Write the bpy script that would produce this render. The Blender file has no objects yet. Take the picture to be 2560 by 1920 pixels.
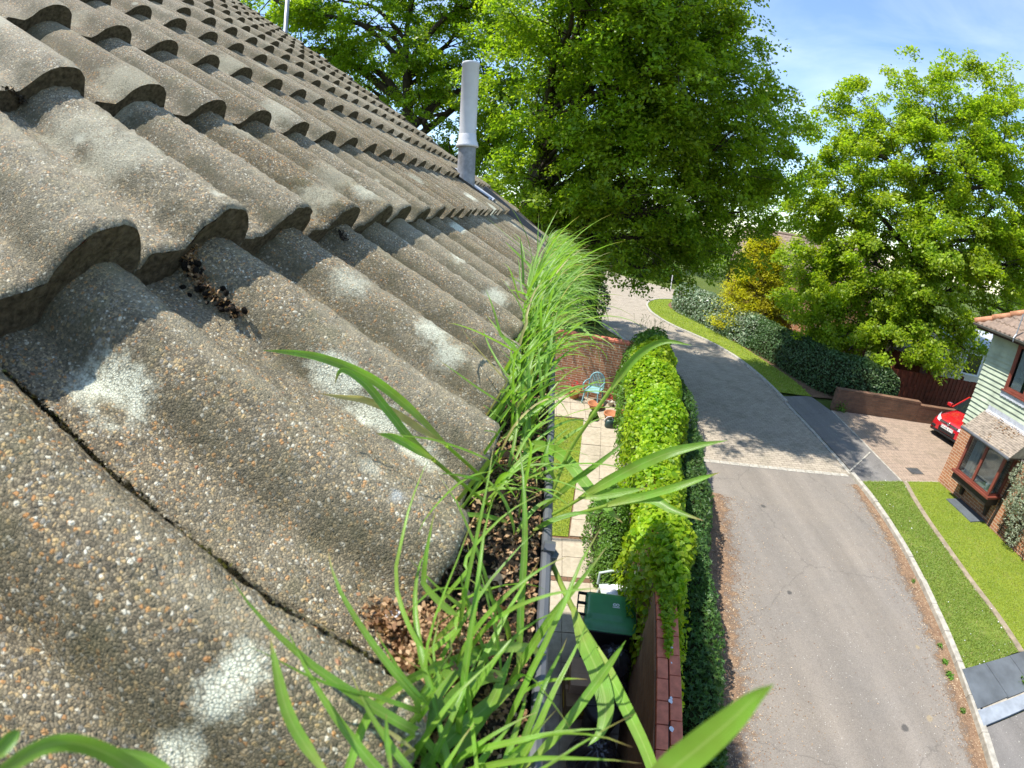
import bpy, bmesh, math, random
import numpy as np
from mathutils import Vector, Matrix

# ------------------------------------------------------------------ camera, sky, sun, exposure
SC = bpy.context.scene
COL = SC.collection
EAVE = 5.2                                   # height of the lowest tile crowns above the ground
CAM = np.array([0.0442, 0.0, 5.4035])        # eye just above the gutter
YAW, PITCH, ROLL = -0.07332, -0.39013, 0.05648
FPX, KB = 1099.99, 0.081844                  # wide phone lens: r = f*(t + b*t^3) on a 2560 px wide frame
def cam_axes():
    f = np.array([math.sin(YAW)*math.cos(PITCH), math.cos(YAW)*math.cos(PITCH), math.sin(PITCH)])
    r = np.array([math.cos(YAW), -math.sin(YAW), 0.0]); u = np.cross(r, f)
    c, s = math.cos(ROLL), math.sin(ROLL)
    return c*r + s*u, -s*r + c*u, f
AX_R, AX_U, AX_F = cam_axes()
cam = bpy.data.cameras.new('camera')
cam_ob = bpy.data.objects.new('camera', cam); COL.objects.link(cam_ob)
m = Matrix.Identity(4)
for i, a in enumerate((AX_R, AX_U, -AX_F)):
    for j in range(3): m[j][i] = float(a[j])
for j in range(3): m[j][3] = float(CAM[j])
cam_ob.matrix_world = m
cam.type = 'PANO'
cam.panorama_type = 'FISHEYE_LENS_POLYNOMIAL'
cam.sensor_width = 36.0
cam.lens = FPX*36/2560
cam.fisheye_fov = math.radians(170)
cam.fisheye_polynomial_k0 = 0.0
cam.fisheye_polynomial_k1 = -0.06469676400187094
cam.fisheye_polynomial_k2 = 9.307124500724479e-06
cam.fisheye_polynomial_k3 = 2.36334483699855e-05
cam.fisheye_polynomial_k4 = -3.916782886157633e-07
cam.clip_start = 0.01; cam.clip_end = 2000
cam.dof.use_dof = True
cam.dof.focus_distance = 1.6
cam.dof.aperture_fstop = 14.0
SC.camera = cam_ob

SUN_EL, SUN_AZ = math.radians(62.0), math.radians(-92.0)      # azimuth from +Y towards +X
SDIR = Vector((math.sin(SUN_AZ)*math.cos(SUN_EL), math.cos(SUN_AZ)*math.cos(SUN_EL), math.sin(SUN_EL)))
world = bpy.data.worlds.new('World'); SC.world = world; world.use_nodes = True
wn = world.node_tree; wn.nodes.clear()
sky = wn.nodes.new('ShaderNodeTexSky'); sky.sky_type = 'NISHITA'; sky.sun_disc = False
sky.sun_elevation = SUN_EL; sky.sun_rotation = SUN_AZ
sky.air_density = 1.0; sky.dust_density = 0.1; sky.ozone_density = 3.0
bg = wn.nodes.new('ShaderNodeBackground'); bg.inputs[1].default_value = 0.13
wo = wn.nodes.new('ShaderNodeOutputWorld')
# thin cirrus mixed into the sky
tc = wn.nodes.new('ShaderNodeTexCoord'); mp = wn.nodes.new('ShaderNodeMapping')
mp.inputs['Scale'].default_value = (1.0, 1.6, 3.2); mp.inputs['Rotation'].default_value = (0.2, 0.3, 0.7)
nz = wn.nodes.new('ShaderNodeTexNoise'); nz.inputs['Scale'].default_value = 1.7; nz.inputs['Detail'].default_value = 7; nz.inputs['Roughness'].default_value = 0.55; nz.inputs['Distortion'].default_value = 0.6
rp = wn.nodes.new('ShaderNodeMapRange'); rp.inputs[1].default_value = 0.46; rp.inputs[2].default_value = 0.85; rp.inputs[4].default_value = 0.3
mx = wn.nodes.new('ShaderNodeMixRGB'); mx.inputs[2].default_value = (7.2, 7.4, 7.6, 1)
for a, b in ((tc.outputs['Generated'], mp.inputs[0]), (mp.outputs[0], nz.inputs['Vector']), (nz.outputs[0], rp.inputs[0]), (rp.outputs[0], mx.inputs[0]), (sky.outputs[0], mx.inputs[1]), (mx.outputs[0], bg.inputs[0]), (bg.outputs[0], wo.inputs[0])):
    wn.links.new(a, b)
sl = bpy.data.lights.new('sun', 'SUN'); sl.energy = 3.5; sl.angle = math.radians(0.55); sl.color = (1.0, 0.95, 0.86)
so = bpy.data.objects.new('sun', sl); COL.objects.link(so)
so.rotation_euler = (-SDIR).to_track_quat('-Z', 'Y').to_euler(); so.location = (-8, 0, 20)
vs = SC.view_settings; vs.view_transform = 'Standard'; vs.look = 'None'; vs.gamma = 1.0; vs.use_curve_mapping = False
vs.exposure = 1.22
SC.cycles.max_bounces = 8; SC.cycles.transparent_max_bounces = 8
rng = np.random.default_rng(7); random.seed(7)

# ------------------------------------------------------------------ helpers
def ray(px, py):
    """direction through a point of the 2212 px wide photograph, for measuring the place"""
    dx, dy = (px*2560/2212 - 1280)/FPX, (960 - py*2560/2212)/FPX
    rho = math.hypot(dx, dy); t = rho
    for _ in range(20): t -= (t + KB*t**3 - rho)/(1 + 3*KB*t*t)
    k = math.sin(t)/max(rho, 1e-9)
    return dx*k*AX_R + dy*k*AX_U + math.cos(t)*AX_F
def at(px, py, d): return CAM + ray(px, py)*d
def azel(az, el, d):
    a, e = math.radians(az), math.radians(el)
    return CAM + d*np.array([math.sin(a), math.cos(a), math.tan(e)])

def thing(name, label, cat, loc=(0, 0, 0), rotz=0, group=None):
    o = bpy.data.objects.new(name, None); COL.objects.link(o)
    o.location = loc; o.rotation_euler = (0, 0, rotz); o.empty_display_size = 0.1
    o['label'] = label; o['category'] = cat
    if group: o['group'] = group
    return o
def tag(o, label, cat, group=None):
    o['label'] = label; o['category'] = cat
    if group: o['group'] = group
    return o
def kind(o, k): o['kind'] = k; return o
def mk(name, V, F, mat, parent=None, smooth=False, uv=None, loc=None, mats=None, mi=None):
    """one mesh object; V are world points unless parent is given (then the thing's own space)"""
    me = bpy.data.meshes.new(name)
    V = np.asarray(V, np.float32)
    if isinstance(F, np.ndarray):
        k = F.shape[1]; n = len(F)
        me.vertices.add(len(V)); me.vertices.foreach_set('co', V.ravel())
        me.loops.add(n*k); me.loops.foreach_set('vertex_index', F.astype(np.int32).ravel())
        me.polygons.add(n); me.polygons.foreach_set('loop_start', np.arange(0, n*k, k, dtype=np.int32))
        me.polygons.foreach_set('loop_total', np.full(n, k, np.int32))
        me.update(calc_edges=True)
    else:
        me.from_pydata([tuple(map(float, v)) for v in V], [], [tuple(int(i) for i in f) for f in F])
    if smooth: me.polygons.foreach_set('use_smooth', np.ones(len(me.polygons), bool))
    if uv is not None:
        ul = me.uv_layers.new(name='UVMap'); li = np.empty(len(me.loops), np.int32)
        me.loops.foreach_get('vertex_index', li)
        ul.data.foreach_set('uv', np.asarray(uv, np.float32)[li].ravel())
    for mm in (mats or [mat]): me.materials.append(mm)
    if mi is not None: me.polygons.foreach_set('material_index', np.asarray(mi, np.int32))
    me.validate(); me.update()
    o = bpy.data.objects.new(name, me); COL.objects.link(o)
    if parent: o.parent = parent
    if loc is not None: o.location = loc
    return o
def copy_tree(o, parent=None):
    c = o.copy(); COL.objects.link(c); c.parent = parent
    for ch in o.children: copy_tree(ch, c)
    return c

class MB:
    """collects shapes into one mesh"""
    def __init__(s): s.V = []; s.F = []; s.M = []; s.m = 0
    def add(s, V, F):
        b = len(s.V); s.V += [tuple(map(float, v)) for v in V]; s.F += [tuple(int(i)+b for i in f) for f in F]; s.M += [s.m]*len(F); return s
    def box(s, x0, x1, y0, y1, z0, z1, bev=0.0, M=None):
        if bev <= 0:
            V = [(x, y, z) for z in (z0, z1) for x, y in ((x0, y0), (x1, y0), (x1, y1), (x0, y1))]
            F = [(3, 2, 1, 0), (4, 5, 6, 7), (0, 1, 5, 4), (1, 2, 6, 5), (2, 3, 7, 6), (3, 0, 4, 7)]
        else:
            b = min(bev, (x1-x0)*.45, (y1-y0)*.45, (z1-z0)*.45); V = []; idx = {}
            bm = bmesh.new(); bmesh.ops.create_cube(bm, size=1)
            for v in bm.verts: v.co = Vector(((x0+x1)/2+v.co.x*(x1-x0), (y0+y1)/2+v.co.y*(y1-y0), (z0+z1)/2+v.co.z*(z1-z0)))
            bmesh.ops.bevel(bm, geom=bm.edges[:], offset=b, segments=2, profile=0.6, affect='EDGES')
            bm.verts.index_update()
            V = [tuple(v.co) for v in bm.verts]; F = [tuple(v.index for v in f.verts) for f in bm.faces]; bm.free()
        if M is not None: V = [tuple(M @ Vector(v)) for v in V]
        return s.add(V, F)
    def obox(s, c, half, rotz=0, tilt=0, bev=0.0):
        M = Matrix.Translation(Vector(c)) @ Matrix.Rotation(rotz, 4, 'Z') @ Matrix.Rotation(tilt, 4, 'X')
        return s.box(-half[0], half[0], -half[1], half[1], -half[2], half[2], bev, M)
    def tube(s, path, r, n=8, cap=True):
        P = [Vector(p) for p in path]; R = r if hasattr(r, '__len__') else [r]*len(P)
        T = [(P[min(i+1, len(P)-1)]-P[max(i-1, 0)]).normalized() for i in range(len(P))]
        a = T[0].orthogonal().normalized(); V = []; F = []
        for i, (p, t) in enumerate(zip(P, T)):
            a = (a - t*a.dot(t)).normalized(); b = t.cross(a)
            for k in range(n):
                q = 2*math.pi*k/n; V.append(p + (a*math.cos(q)+b*math.sin(q))*R[i])
        for i in range(len(P)-1):
            for k in range(n):
                F.append((i*n+k, i*n+(k+1) % n, (i+1)*n+(k+1) % n, (i+1)*n+k))
        if cap: F += [tuple(range(n))[::-1], tuple((len(P)-1)*n+k for k in range(n))]
        return s.add(V, F)
    def lathe(s, prof, c=(0, 0, 0), n=20, sx=1, sy=1, cap=False):
        V = []; F = []
        for r, z in prof:
            for k in range(n):
                q = 2*math.pi*k/n; V.append((c[0]+sx*r*math.cos(q), c[1]+sy*r*math.sin(q), c[2]+z))
        for i in range(len(prof)-1):
            for k in range(n): F.append((i*n+k, i*n+(k+1) % n, (i+1)*n+(k+1) % n, (i+1)*n+k))
        if cap: F += [tuple(range(n))[::-1], tuple((len(prof)-1)*n+k for k in range(n))]
        return s.add(V, F)
    def prism(s, poly, z0, z1):
        n = len(poly); V = [(x, y, z0) for x, y in poly]+[(x, y, z1) for x, y in poly]
        F = [tuple(range(n))[::-1], tuple(range(n, 2*n))]+[(k, (k+1) % n, n+(k+1) % n, n+k) for k in range(n)]
        return s.add(V, F)
    def strip(s, A, B):
        """quads between two equally long polylines"""
        n = len(A); return s.add(list(A)+list(B), [(i, i+1, n+i+1, n+i) for i in range(n-1)])
    def build(s, name, mat, parent=None, smooth=False, mats=None, loc=None):
        return mk(name, s.V, s.F, mat, parent, smooth, mats=mats, mi=s.M if mats else None, loc=loc)

def crom(pts, n=8):
    P = [np.array(p, float) for p in pts]; P = [2*P[0]-P[1]]+P+[2*P[-1]-P[-2]]; out = []
    for i in range(1, len(P)-2):
        a, b, c, d = P[i-1:i+3]
        for k in range(n):
            t = k/n; out.append(.5*((2*b)+(c-a)*t+(2*a-5*b+4*c-d)*t*t+(3*b-a-3*c+d)*t**3))
    out.append(P[-2]); return np.array(out)
def resample(P, n):
    P = np.asarray(P, float); d = np.r_[0, np.cumsum(np.linalg.norm(np.diff(P, axis=0), axis=1))]
    t = np.linspace(0, d[-1], n); return np.stack([np.interp(t, d, P[:, i]) for i in range(P.shape[1])], 1)
def offset(P, w):
    P = np.asarray(P, float); T = np.gradient(P, axis=0); T /= np.linalg.norm(T, axis=1)[:, None]+1e-9
    return P + w*np.stack([T[:, 1], -T[:, 0]], 1)       # to the right of travel

# ------------------------------------------------------------------ materials
class NT:
    def __init__(s, name):
        s.m = bpy.data.materials.new(name); s.m.use_nodes = True; s.t = s.m.node_tree; s.t.nodes.clear()
        s.out = s.t.nodes.new('ShaderNodeOutputMaterial')
    def n(s, typ, ins=None, **kw):
        nd = s.t.nodes.new('ShaderNode'+typ)
        for k, v in kw.items(): setattr(nd, k, v)
        for k, v in (ins or {}).items(): s.set(nd.inputs[k], v)
        return nd
    def set(s, sock, v):
        if isinstance(v, bpy.types.NodeSocket): s.t.links.new(v, sock)
        elif isinstance(v, bpy.types.Node): s.t.links.new(v.outputs[0], sock)
        else:
            if sock.type == 'RGBA' and hasattr(v, '__len__') and len(v) == 3: v = (*v, 1)
            sock.default_value = v
    def math(s, op, a, b=None, clamp=False):
        nd = s.n('Math', {0: a}, operation=op, use_clamp=clamp)
        if b is not None: s.set(nd.inputs[1], b)
        return nd.outputs[0]
    def mix(s, f, a, b, mode='MIX'):
        return s.n('MixRGB', {0: f, 1: a, 2: b}, blend_type=mode).outputs[0]
    def rng(s, v, a, b, c=0.0, d=1.0, smooth=False):
        nd = s.n('MapRange', {0: v, 1: a, 2: b, 3: c, 4: d})
        if smooth: nd.interpolation_type = 'SMOOTHSTEP'
        return nd.outputs[0]
    def noise(s, vec, scale, detail=4, rough=.55, dist=0.0):
        return s.n('TexNoise', {'Vector': vec, 'Scale': scale, 'Detail': detail, 'Roughness': rough, 'Distortion': dist})
    def obj(s): return s.n('TexCoord').outputs['Object']
    def uv(s): return s.n('TexCoord').outputs['UV']
    def ramp(s, f, stops, const=False):
        nd = s.n('ValToRGB', {0: f}); cr = nd.color_ramp
        if const: cr.interpolation = 'CONSTANT'
        while len(cr.elements) < len(stops): cr.elements.new(0.5)
        for e, (p, c) in zip(cr.elements, stops): e.position = p; e.color = (*c, 1)
        return nd.outputs[0]
    def bump(s, h, strength=1.0, dist=0.01, normal=None):
        nd = s.n('Bump', {'Height': h, 'Strength': strength, 'Distance': dist})
        if normal is not None: s.set(nd.inputs['Normal'], normal)
        return nd.outputs[0]
    def pbsdf(s, col, rough=.8, spec=.3, metal=0.0, normal=None, **kw):
        b = s.n('BsdfPrincipled', {'Base Color': col, 'Roughness': rough, 'Specular IOR Level': spec, 'Metallic': metal})
        if normal is not None: s.set(b.inputs['Normal'], normal)
        for k, v in kw.items(): s.set(b.inputs[k.replace('_', ' ')], v)
        return b.outputs[0]
    def done(s, sh): s.set(s.out.inputs[0], sh); return s.m

def M_plain(name, col, rough=.6, spec=.4, metal=0.0, var=.18, scale=6.0, bump=0.0, bscale=60):
    t = NT(name); o = t.obj(); nz = t.noise(o, scale, 5)
    c = t.mix(t.rng(nz, .3, .7), tuple(x*(1-var) for x in col), tuple(min(1, x*(1+var)) for x in col))
    nm = t.bump(t.noise(o, bscale, 3), .6, bump) if bump else None
    return t.done(t.pbsdf(c, t.rng(nz, .3, .7, rough*.85, min(1, rough*1.12)), spec, metal, nm))
def M_leaf(name, cols, trans=.4, rough=.45, spec=.35, hue_noise=1.2, gloss=None):
    """leaf: per-leaf colour, light passing through"""
    t = NT(name); g = t.n('NewGeometry'); r = g.outputs['Random Per Island']
    c = t.ramp(r, [(i/(len(cols)-1), q) for i, q in enumerate(cols)])
    nz = t.noise(t.obj(), hue_noise, 2); c = t.n('HueSaturation', {'Hue': t.rng(nz, .3, .7, .49, .51), 'Saturation': 1.0, 'Value': t.rng(nz, .3, .7, .82, 1.18), 'Color': c}).outputs[0]
    p = t.pbsdf(c, rough, spec)
    tr = t.n('BsdfTranslucent', {0: t.mix(.75, c, (1.0, 1.0, .25), 'MULTIPLY')}).outputs[0]
    trb = t.n('HueSaturation', {'Value': 1.7, 'Color': t.mix(.6, c, (1.0, 1.0, .2), 'MULTIPLY')}).outputs[0]
    tr = t.n('BsdfTranslucent', {0: trb}).outputs[0]
    return t.done(t.n('MixShader', {0: trans, 1: p, 2: tr}).outputs[0])
# ------------------------------------------------------------------ the tiled roof under the camera
AL = 0.6513464; SA, CA = math.sin(AL), math.cos(AL)
G, SP, U0 = 0.345, 0.150, 0.2505            # course gauge, roll spacing, roll number 0
NROW, VERGE = 15, 4.2
def roof_pt(u, v, n=0.0): return np.array([-v*CA + n*SA, u, EAVE + v*SA + n*CA])
def roof_pts(U, Vv, N): return np.stack([-Vv*CA + N*SA, U, EAVE + Vv*SA + N*CA], -1)
HR, TH = 0.042, 0.030                       # roll height, tile nose thickness
def profile(t):
    """height below the crown at roll phase t in [-.5, .5] of the spacing"""
    t = np.asarray(t, float); t = np.where(t > .56, t-1, t); r_ = np.clip(t/.235, 0, 1); l_ = np.clip(-t/.44, 0, 1)
    right = -HR*(1-np.sqrt(np.maximum(0, 1-r_**2.5))); c_ = np.clip(-t/.35, 0, 1); left = -HR*(.40*(.5-.5*np.cos(math.pi*l_**1.12))+.60*(1-np.sqrt(np.maximum(0, 1-c_**2.3))))
    return np.where(t >= 0, right, left)

def roof_material():
    t = NT('concrete_roof_tile'); o = t.obj(); uv = t.uv()
    wob = t.noise(o, 90, 2); vec = t.n('VectorMath', {0: o, 1: t.n('VectorMath', {0: wob.outputs['Color'], 'Scale': .0035}, operation='SCALE').outputs[0]}, operation='ADD').outputs[0]
    fine = t.n('TexVoronoi', {'Vector': vec, 'Scale': 520.0, 'Randomness': 1.0})
    fedge = t.n('TexVoronoi', {'Vector': vec, 'Scale': 520.0, 'Randomness': 1.0}, feature='DISTANCE_TO_EDGE')
    mid = t.n('TexVoronoi', {'Vector': vec, 'Scale': 290.0, 'Randomness': 1.0})
    big = t.n('TexVoronoi', {'Vector': vec, 'Scale': 165.0, 'Randomness': 1.0})
    grit = t.noise(o, 1500.0, 2)
    def rnd(v): return t.n('SeparateColor', {0: v.outputs['Color']})
    pal = [(0, (.095, .080, .062)), (.2, (.15, .125, .095)), (.38, (.205, .17, .13)), (.56, (.265, .22, .165)), (.7, (.35, .285, .205)), (.8, (.41, .30, .18)), (.865, (.40, .21, .10)), (.9, (.24, .225, .21)), (.955, (.60, .56, .50))]
    rf, rm, rb = rnd(fine), rnd(mid), rnd(big)
    cf = t.ramp(rf.outputs[0], pal, True)
    cm = t.ramp(rm.outputs[0], [(0, (.13, .11, .085)), (.3, (.23, .19, .14)), (.5, (.31, .25, .18)), (.64, (.42, .31, .18)), (.76, (.44, .24, .11)), (.84, (.25, .235, .225)), (.95, (.62, .58, .52))], True)
    cb = t.ramp(rb.outputs[0], [(0, (.42, .31, .18)), (.3, (.43, .22, .10)), (.5, (.28, .26, .24)), (.78, (.62, .58, .52)), (.9, (.36, .16, .09))], True)
    hf = t.rng(fedge.outputs[0], .0, .22, 0, 1, True)
    c = t.mix(t.rng(fedge.outputs[0], .015, .075, 1, 0), cf, (.085, .072, .054)); c = t.n('HueSaturation', {'Value': t.rng(grit.outputs[0], .25, .75, .72, 1.28), 'Color': c}).outputs[0]
    km = t.math('MULTIPLY', t.rng(t.math('ADD', mid.outputs['Distance'], t.math('MULTIPLY', t.math('SUBTRACT', wob.outputs[0], .5), .5)), .40, .47, 1, 0), t.math('GREATER_THAN', rm.outputs[1], .45))
    c = t.mix(km, c, cm)
    kb = t.math('MULTIPLY', t.rng(t.math('ADD', big.outputs['Distance'], t.math('MULTIPLY', t.math('SUBTRACT', wob.outputs[0], .5), .45)), .27, .32, 1, 0), t.math('GREATER_THAN', rb.outputs[1], .92))
    c = t.mix(kb, c, cb)
    # weathering: damp dark algae in the pans, greenish bloom; also a paler crest on each roll
    n1 = t.noise(o, 7.0, 6, .6); n2 = t.noise(o, 23.0, 5, .6); n3 = t.noise(o, 2.2, 4)
    c = t.mix(t.rng(n1, .50, .70, 0, .45), c, (.085, .078, .056))
    c = t.mix(t.rng(n2, .54, .74, 0, .4), c, (.15, .15, .07))
    c = t.mix(t.rng(n3, .45, .7, 0, .35), c, (.36, .33, .27))
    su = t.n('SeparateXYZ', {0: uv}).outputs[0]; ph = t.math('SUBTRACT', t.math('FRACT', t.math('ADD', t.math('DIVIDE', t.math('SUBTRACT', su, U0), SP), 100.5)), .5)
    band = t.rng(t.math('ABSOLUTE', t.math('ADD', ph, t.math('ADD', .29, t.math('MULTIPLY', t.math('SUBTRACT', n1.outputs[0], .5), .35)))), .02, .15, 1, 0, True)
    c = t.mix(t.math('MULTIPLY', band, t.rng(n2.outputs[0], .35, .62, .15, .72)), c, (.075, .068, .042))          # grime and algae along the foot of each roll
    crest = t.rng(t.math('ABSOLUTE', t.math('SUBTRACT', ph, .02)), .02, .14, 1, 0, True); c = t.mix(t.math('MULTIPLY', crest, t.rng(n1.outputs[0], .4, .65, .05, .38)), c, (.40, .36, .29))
    # lichen: crusts with their own outlines, (u, v, half length, half width, strength, colour)
    W, Y, P = (.62, .63, .57), (.36, .29, .16), (.42, .40, .34)
    L = [(.190,.252,.022,.036,1.1,W),(.356,.147,.014,.032,1,W),(.348,.10,.012,.034,1,W),(.341,.042,.011,.026,.9,W),(.069,.075,.012,.013,.9,W),(.083,.073,.011,.011,.9,W),(.045,.074,.010,.011,.9,W),
         (.545,.110,.026,.026,.95,W),(.522,.074,.022,.022,.8,W),(.605,.155,.036,.036,1,Y),(.53,.233,.026,.028,.55,W),(.948,.066,.045,.03,.8,W),(1.229,.04,.045,.03,.6,W),
         (1.023,.186,.04,.022,1,W),(1.416,.294,.06,.028,1,W),(.666,.40,.05,.035,.9,P),(.828,.466,.06,.05,.6,P),(.841,.398,.035,.03,.6,W),(.976,.755,.07,.06,.7,P),(.519,.728,.05,.06,.8,P),(.371,.504,.05,.05,.7,P),(.364,.589,.04,.05,.6,P),(.72,.62,.05,.05,.7,P),
         (1.108,1.09,.06,.06,.7,P),(1.55,.55,.05,.05,.6,W),(1.8,.35,.06,.06,.7,P),(2.1,.62,.06,.04,.9,W),(2.15,.45,.07,.04,.9,W),(2.5,.36,.09,.05,.9,W),(2.85,.22,.08,.04,.9,W),(2.4,.95,.1,.06,.6,P),(1.4,1.2,.09,.07,.6,P),(.24,.047,.006,.006,.8,(.4,.42,.46)),(.62,1.15,.06,.06,.6,P),(.40,.95,.05,.06,.6,P)]
    ln = t.noise(o, 130.0, 6, .72); ln2 = t.noise(o, 28.0, 3)
    rag = t.math('ADD', t.math('MULTIPLY', t.math('SUBTRACT', ln.outputs[0], .5), 1.5), t.math('MULTIPLY', t.math('SUBTRACT', ln2.outputs[0], .5), 1.2))
    lspeck = t.rng(t.math('ADD', fine.outputs['Distance'], t.math('MULTIPLY', ln.outputs[0], .5)), .70, 1.0, 1, .45)
    for i, (u, v, ru, rv, s, col) in enumerate(L):
        d = t.n('VectorMath', {0: uv, 1: (u, v, 0)}, operation='SUBTRACT').outputs[0]
        d = t.n('VectorMath', {0: d, 1: (1/ru, 1/rv, 0)}, operation='MULTIPLY').outputs[0]
        dl = t.n('VectorMath', {0: d}, operation='LENGTH').outputs['Value']
        if i == 0:      # a crust eaten out from below
            e = t.n('VectorMath', {0: t.n('VectorMath', {0: uv, 1: (.1835, .240, 0)}, operation='SUBTRACT').outputs[0], 1: (1/.0125, 1/.021, 0)}, operation='MULTIPLY').outputs[0]
            dl = t.math('MAXIMUM', dl, t.math('SUBTRACT', 1.7, t.n('VectorMath', {0: e}, operation='LENGTH').outputs['Value']))
        k = t.math('MULTIPLY', t.rng(t.math('ADD', dl, rag), .45, 1.15, s*.95, 0), lspeck)
        c = t.mix(k, c, col)
    # scattered small spots everywhere
    sp = t.n('TexVoronoi', {'Vector': o, 'Scale': 17.0}); spr = rnd(sp)
    ks = t.math('MULTIPLY', t.rng(t.math('ADD', sp.outputs['Distance'], t.math('MULTIPLY', rag, .12)), .10, .2, .6, 0), t.math('GREATER_THAN', spr.outputs[0], .82))
    c = t.mix(ks, c, (.48, .47, .42)); isl = t.n('NewGeometry').outputs['Random Per Island']; c = t.n('HueSaturation', {'Value': t.rng(isl, 0, 1, .86, 1.14), 'Saturation': t.rng(isl, 0, 1, 1.15, .85), 'Color': c}).outputs[0]; c = t.mix(1.0, c, (1.18, 1.17, 1.0), 'MULTIPLY')
    h = t.math('ADD', t.math('MULTIPLY', hf, .45), t.math('MULTIPLY', t.rng(mid.outputs['Distance'], 0, .42, 1, 0, True), t.math('MULTIPLY', km, .8)))
    h = t.math('ADD', h, t.math('MULTIPLY', t.rng(big.outputs['Distance'], 0, .33, 1, 0, True), t.math('MULTIPLY', kb, 1.5)))
    h = t.math('ADD', h, t.math('MULTIPLY', n2.outputs[0], .8))
    nm = t.bump(h, .75, .0017)
    return t.done(t.pbsdf(c, .82, .28, 0, nm))

def build_roof(parent, mat):
    VV, FF, UV, MI = [], [], [], []; base = 0
    rr = np.random.default_rng(11)
    def grid(P, uv, mi=0):
        nonlocal base; MI.append(np.full((P.shape[0]-1)*(P.shape[1]-1), mi))
        a, b = P.shape[:2]; idx = np.arange(a*b).reshape(a, b) + base
        VV.append(P.reshape(-1, 3)); UV.append(uv.reshape(-1, 2))
        FF.append(np.stack([idx[:-1, :-1], idx[:-1, 1:], idx[1:, 1:], idx[1:, :-1]], -1).reshape(-1, 4)); base += a*b
    for r in range(NROW):
        for k0 in range(-10, 28):              # every roll is a tile of its own
            uc = U0 + SP*k0
            mtile = k0; ul, ur = uc - .70*SP, uc + .25*SP
            if ul > VERGE: continue
            ur = min(ur, VERGE); near = (r < 2 and ul < 1.3)
            du = .0045 if near else (.009 if ul < 2.2 else .014)
            U = np.linspace(ul - .012, ur, max(4, int((ur-ul)/du)))
            v0, v1 = r*G - (.016 if r == 0 else 0) + rr.normal(0, .003), (r+1)*G + .03
            nv = 46 if near else (10 if r < 5 else 5)
            s = np.linspace(0, 1, nv)**1.15
            dz, tw, sk = rr.normal(0, .0016), rr.normal(0, .006), rr.normal(0, .008)
            ph = (U - uc)/SP
            H = profile(ph)
            H = H - np.where(U < ul + .001, .014, 0)                         # underlap sits lower
            Vg = v0 + s[:, None]*(v1-v0) + sk*(U[None]-uc)*(1-s[:, None])
            Ug = np.repeat(U[None], nv, 0)
            frac = (Vg - r*G)/G
            N = H[None]*1.0 - (.012 if r == 0 else .004) - TH*1.12*frac + dz + tw*(U[None]-uc)
            if near: N = N + .0012*np.sin(U[None]*61+r*3+Vg*23) * np.sin(Vg*47+mtile)
            else: N = N + 0*Vg
            rough = rr.normal(0, .0011 if near else .0006, (nv, len(U)))*(1 if r < 6 else 0)
            if near or r < 4:                # worn, chipped nose
                edge = np.convolve(rr.normal(0, 1, len(U)+8), np.ones(3)/3, 'same')[4:-4]*.0028
                Vg = Vg + np.exp(-s[:, None]*22)*np.abs(edge)[None]
            N = N + rough*np.clip(1-np.exp(-s[:, None]*60), 0, 1)
            N = N - .0035*np.exp(-s[:, None]*(190 if near else 80))           # rounded arris at the nose
            top = roof_pts(Ug, Vg, N)
            grid(top, np.stack([Ug, Vg], -1))
            # nose face, undercut
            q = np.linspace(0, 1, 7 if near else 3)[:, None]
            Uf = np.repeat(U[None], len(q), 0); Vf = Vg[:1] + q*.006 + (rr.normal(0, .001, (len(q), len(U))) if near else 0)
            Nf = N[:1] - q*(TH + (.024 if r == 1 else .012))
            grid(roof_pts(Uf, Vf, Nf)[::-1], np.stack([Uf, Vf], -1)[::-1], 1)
            # right hand edge that laps over the next tile
            q = np.linspace(0, 1, 3)[None]
            ue = np.full((nv, 3), ur) - q*.003; ve = np.repeat(Vg[:, -1:], 3, 1); ne = N[:, -1:] - q*.020
            grid(roof_pts(ue, ve, ne), np.stack([ue, ve], -1))
    V = np.concatenate(VV); F = np.concatenate(FF); UVs = np.concatenate(UV)
    o = mk('roof', V, F, mat, parent, True, UVs, mats=[mat, M_plain('dark_tile_end', (.105, .088, .062), .95, .1, var=.55, scale=160, bump=.003, bscale=420)], mi=np.concatenate(MI))  # second slot: nose faces coloured darker than the tile tops
    return o

M_ROOF = roof_material()
M_BRICK_CACHE = {}
home = thing('house', 'nearest house whose weathered concrete roll tiles fill the left of the photo', 'house')
roof_ob = build_roof(home, M_ROOF)
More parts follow.
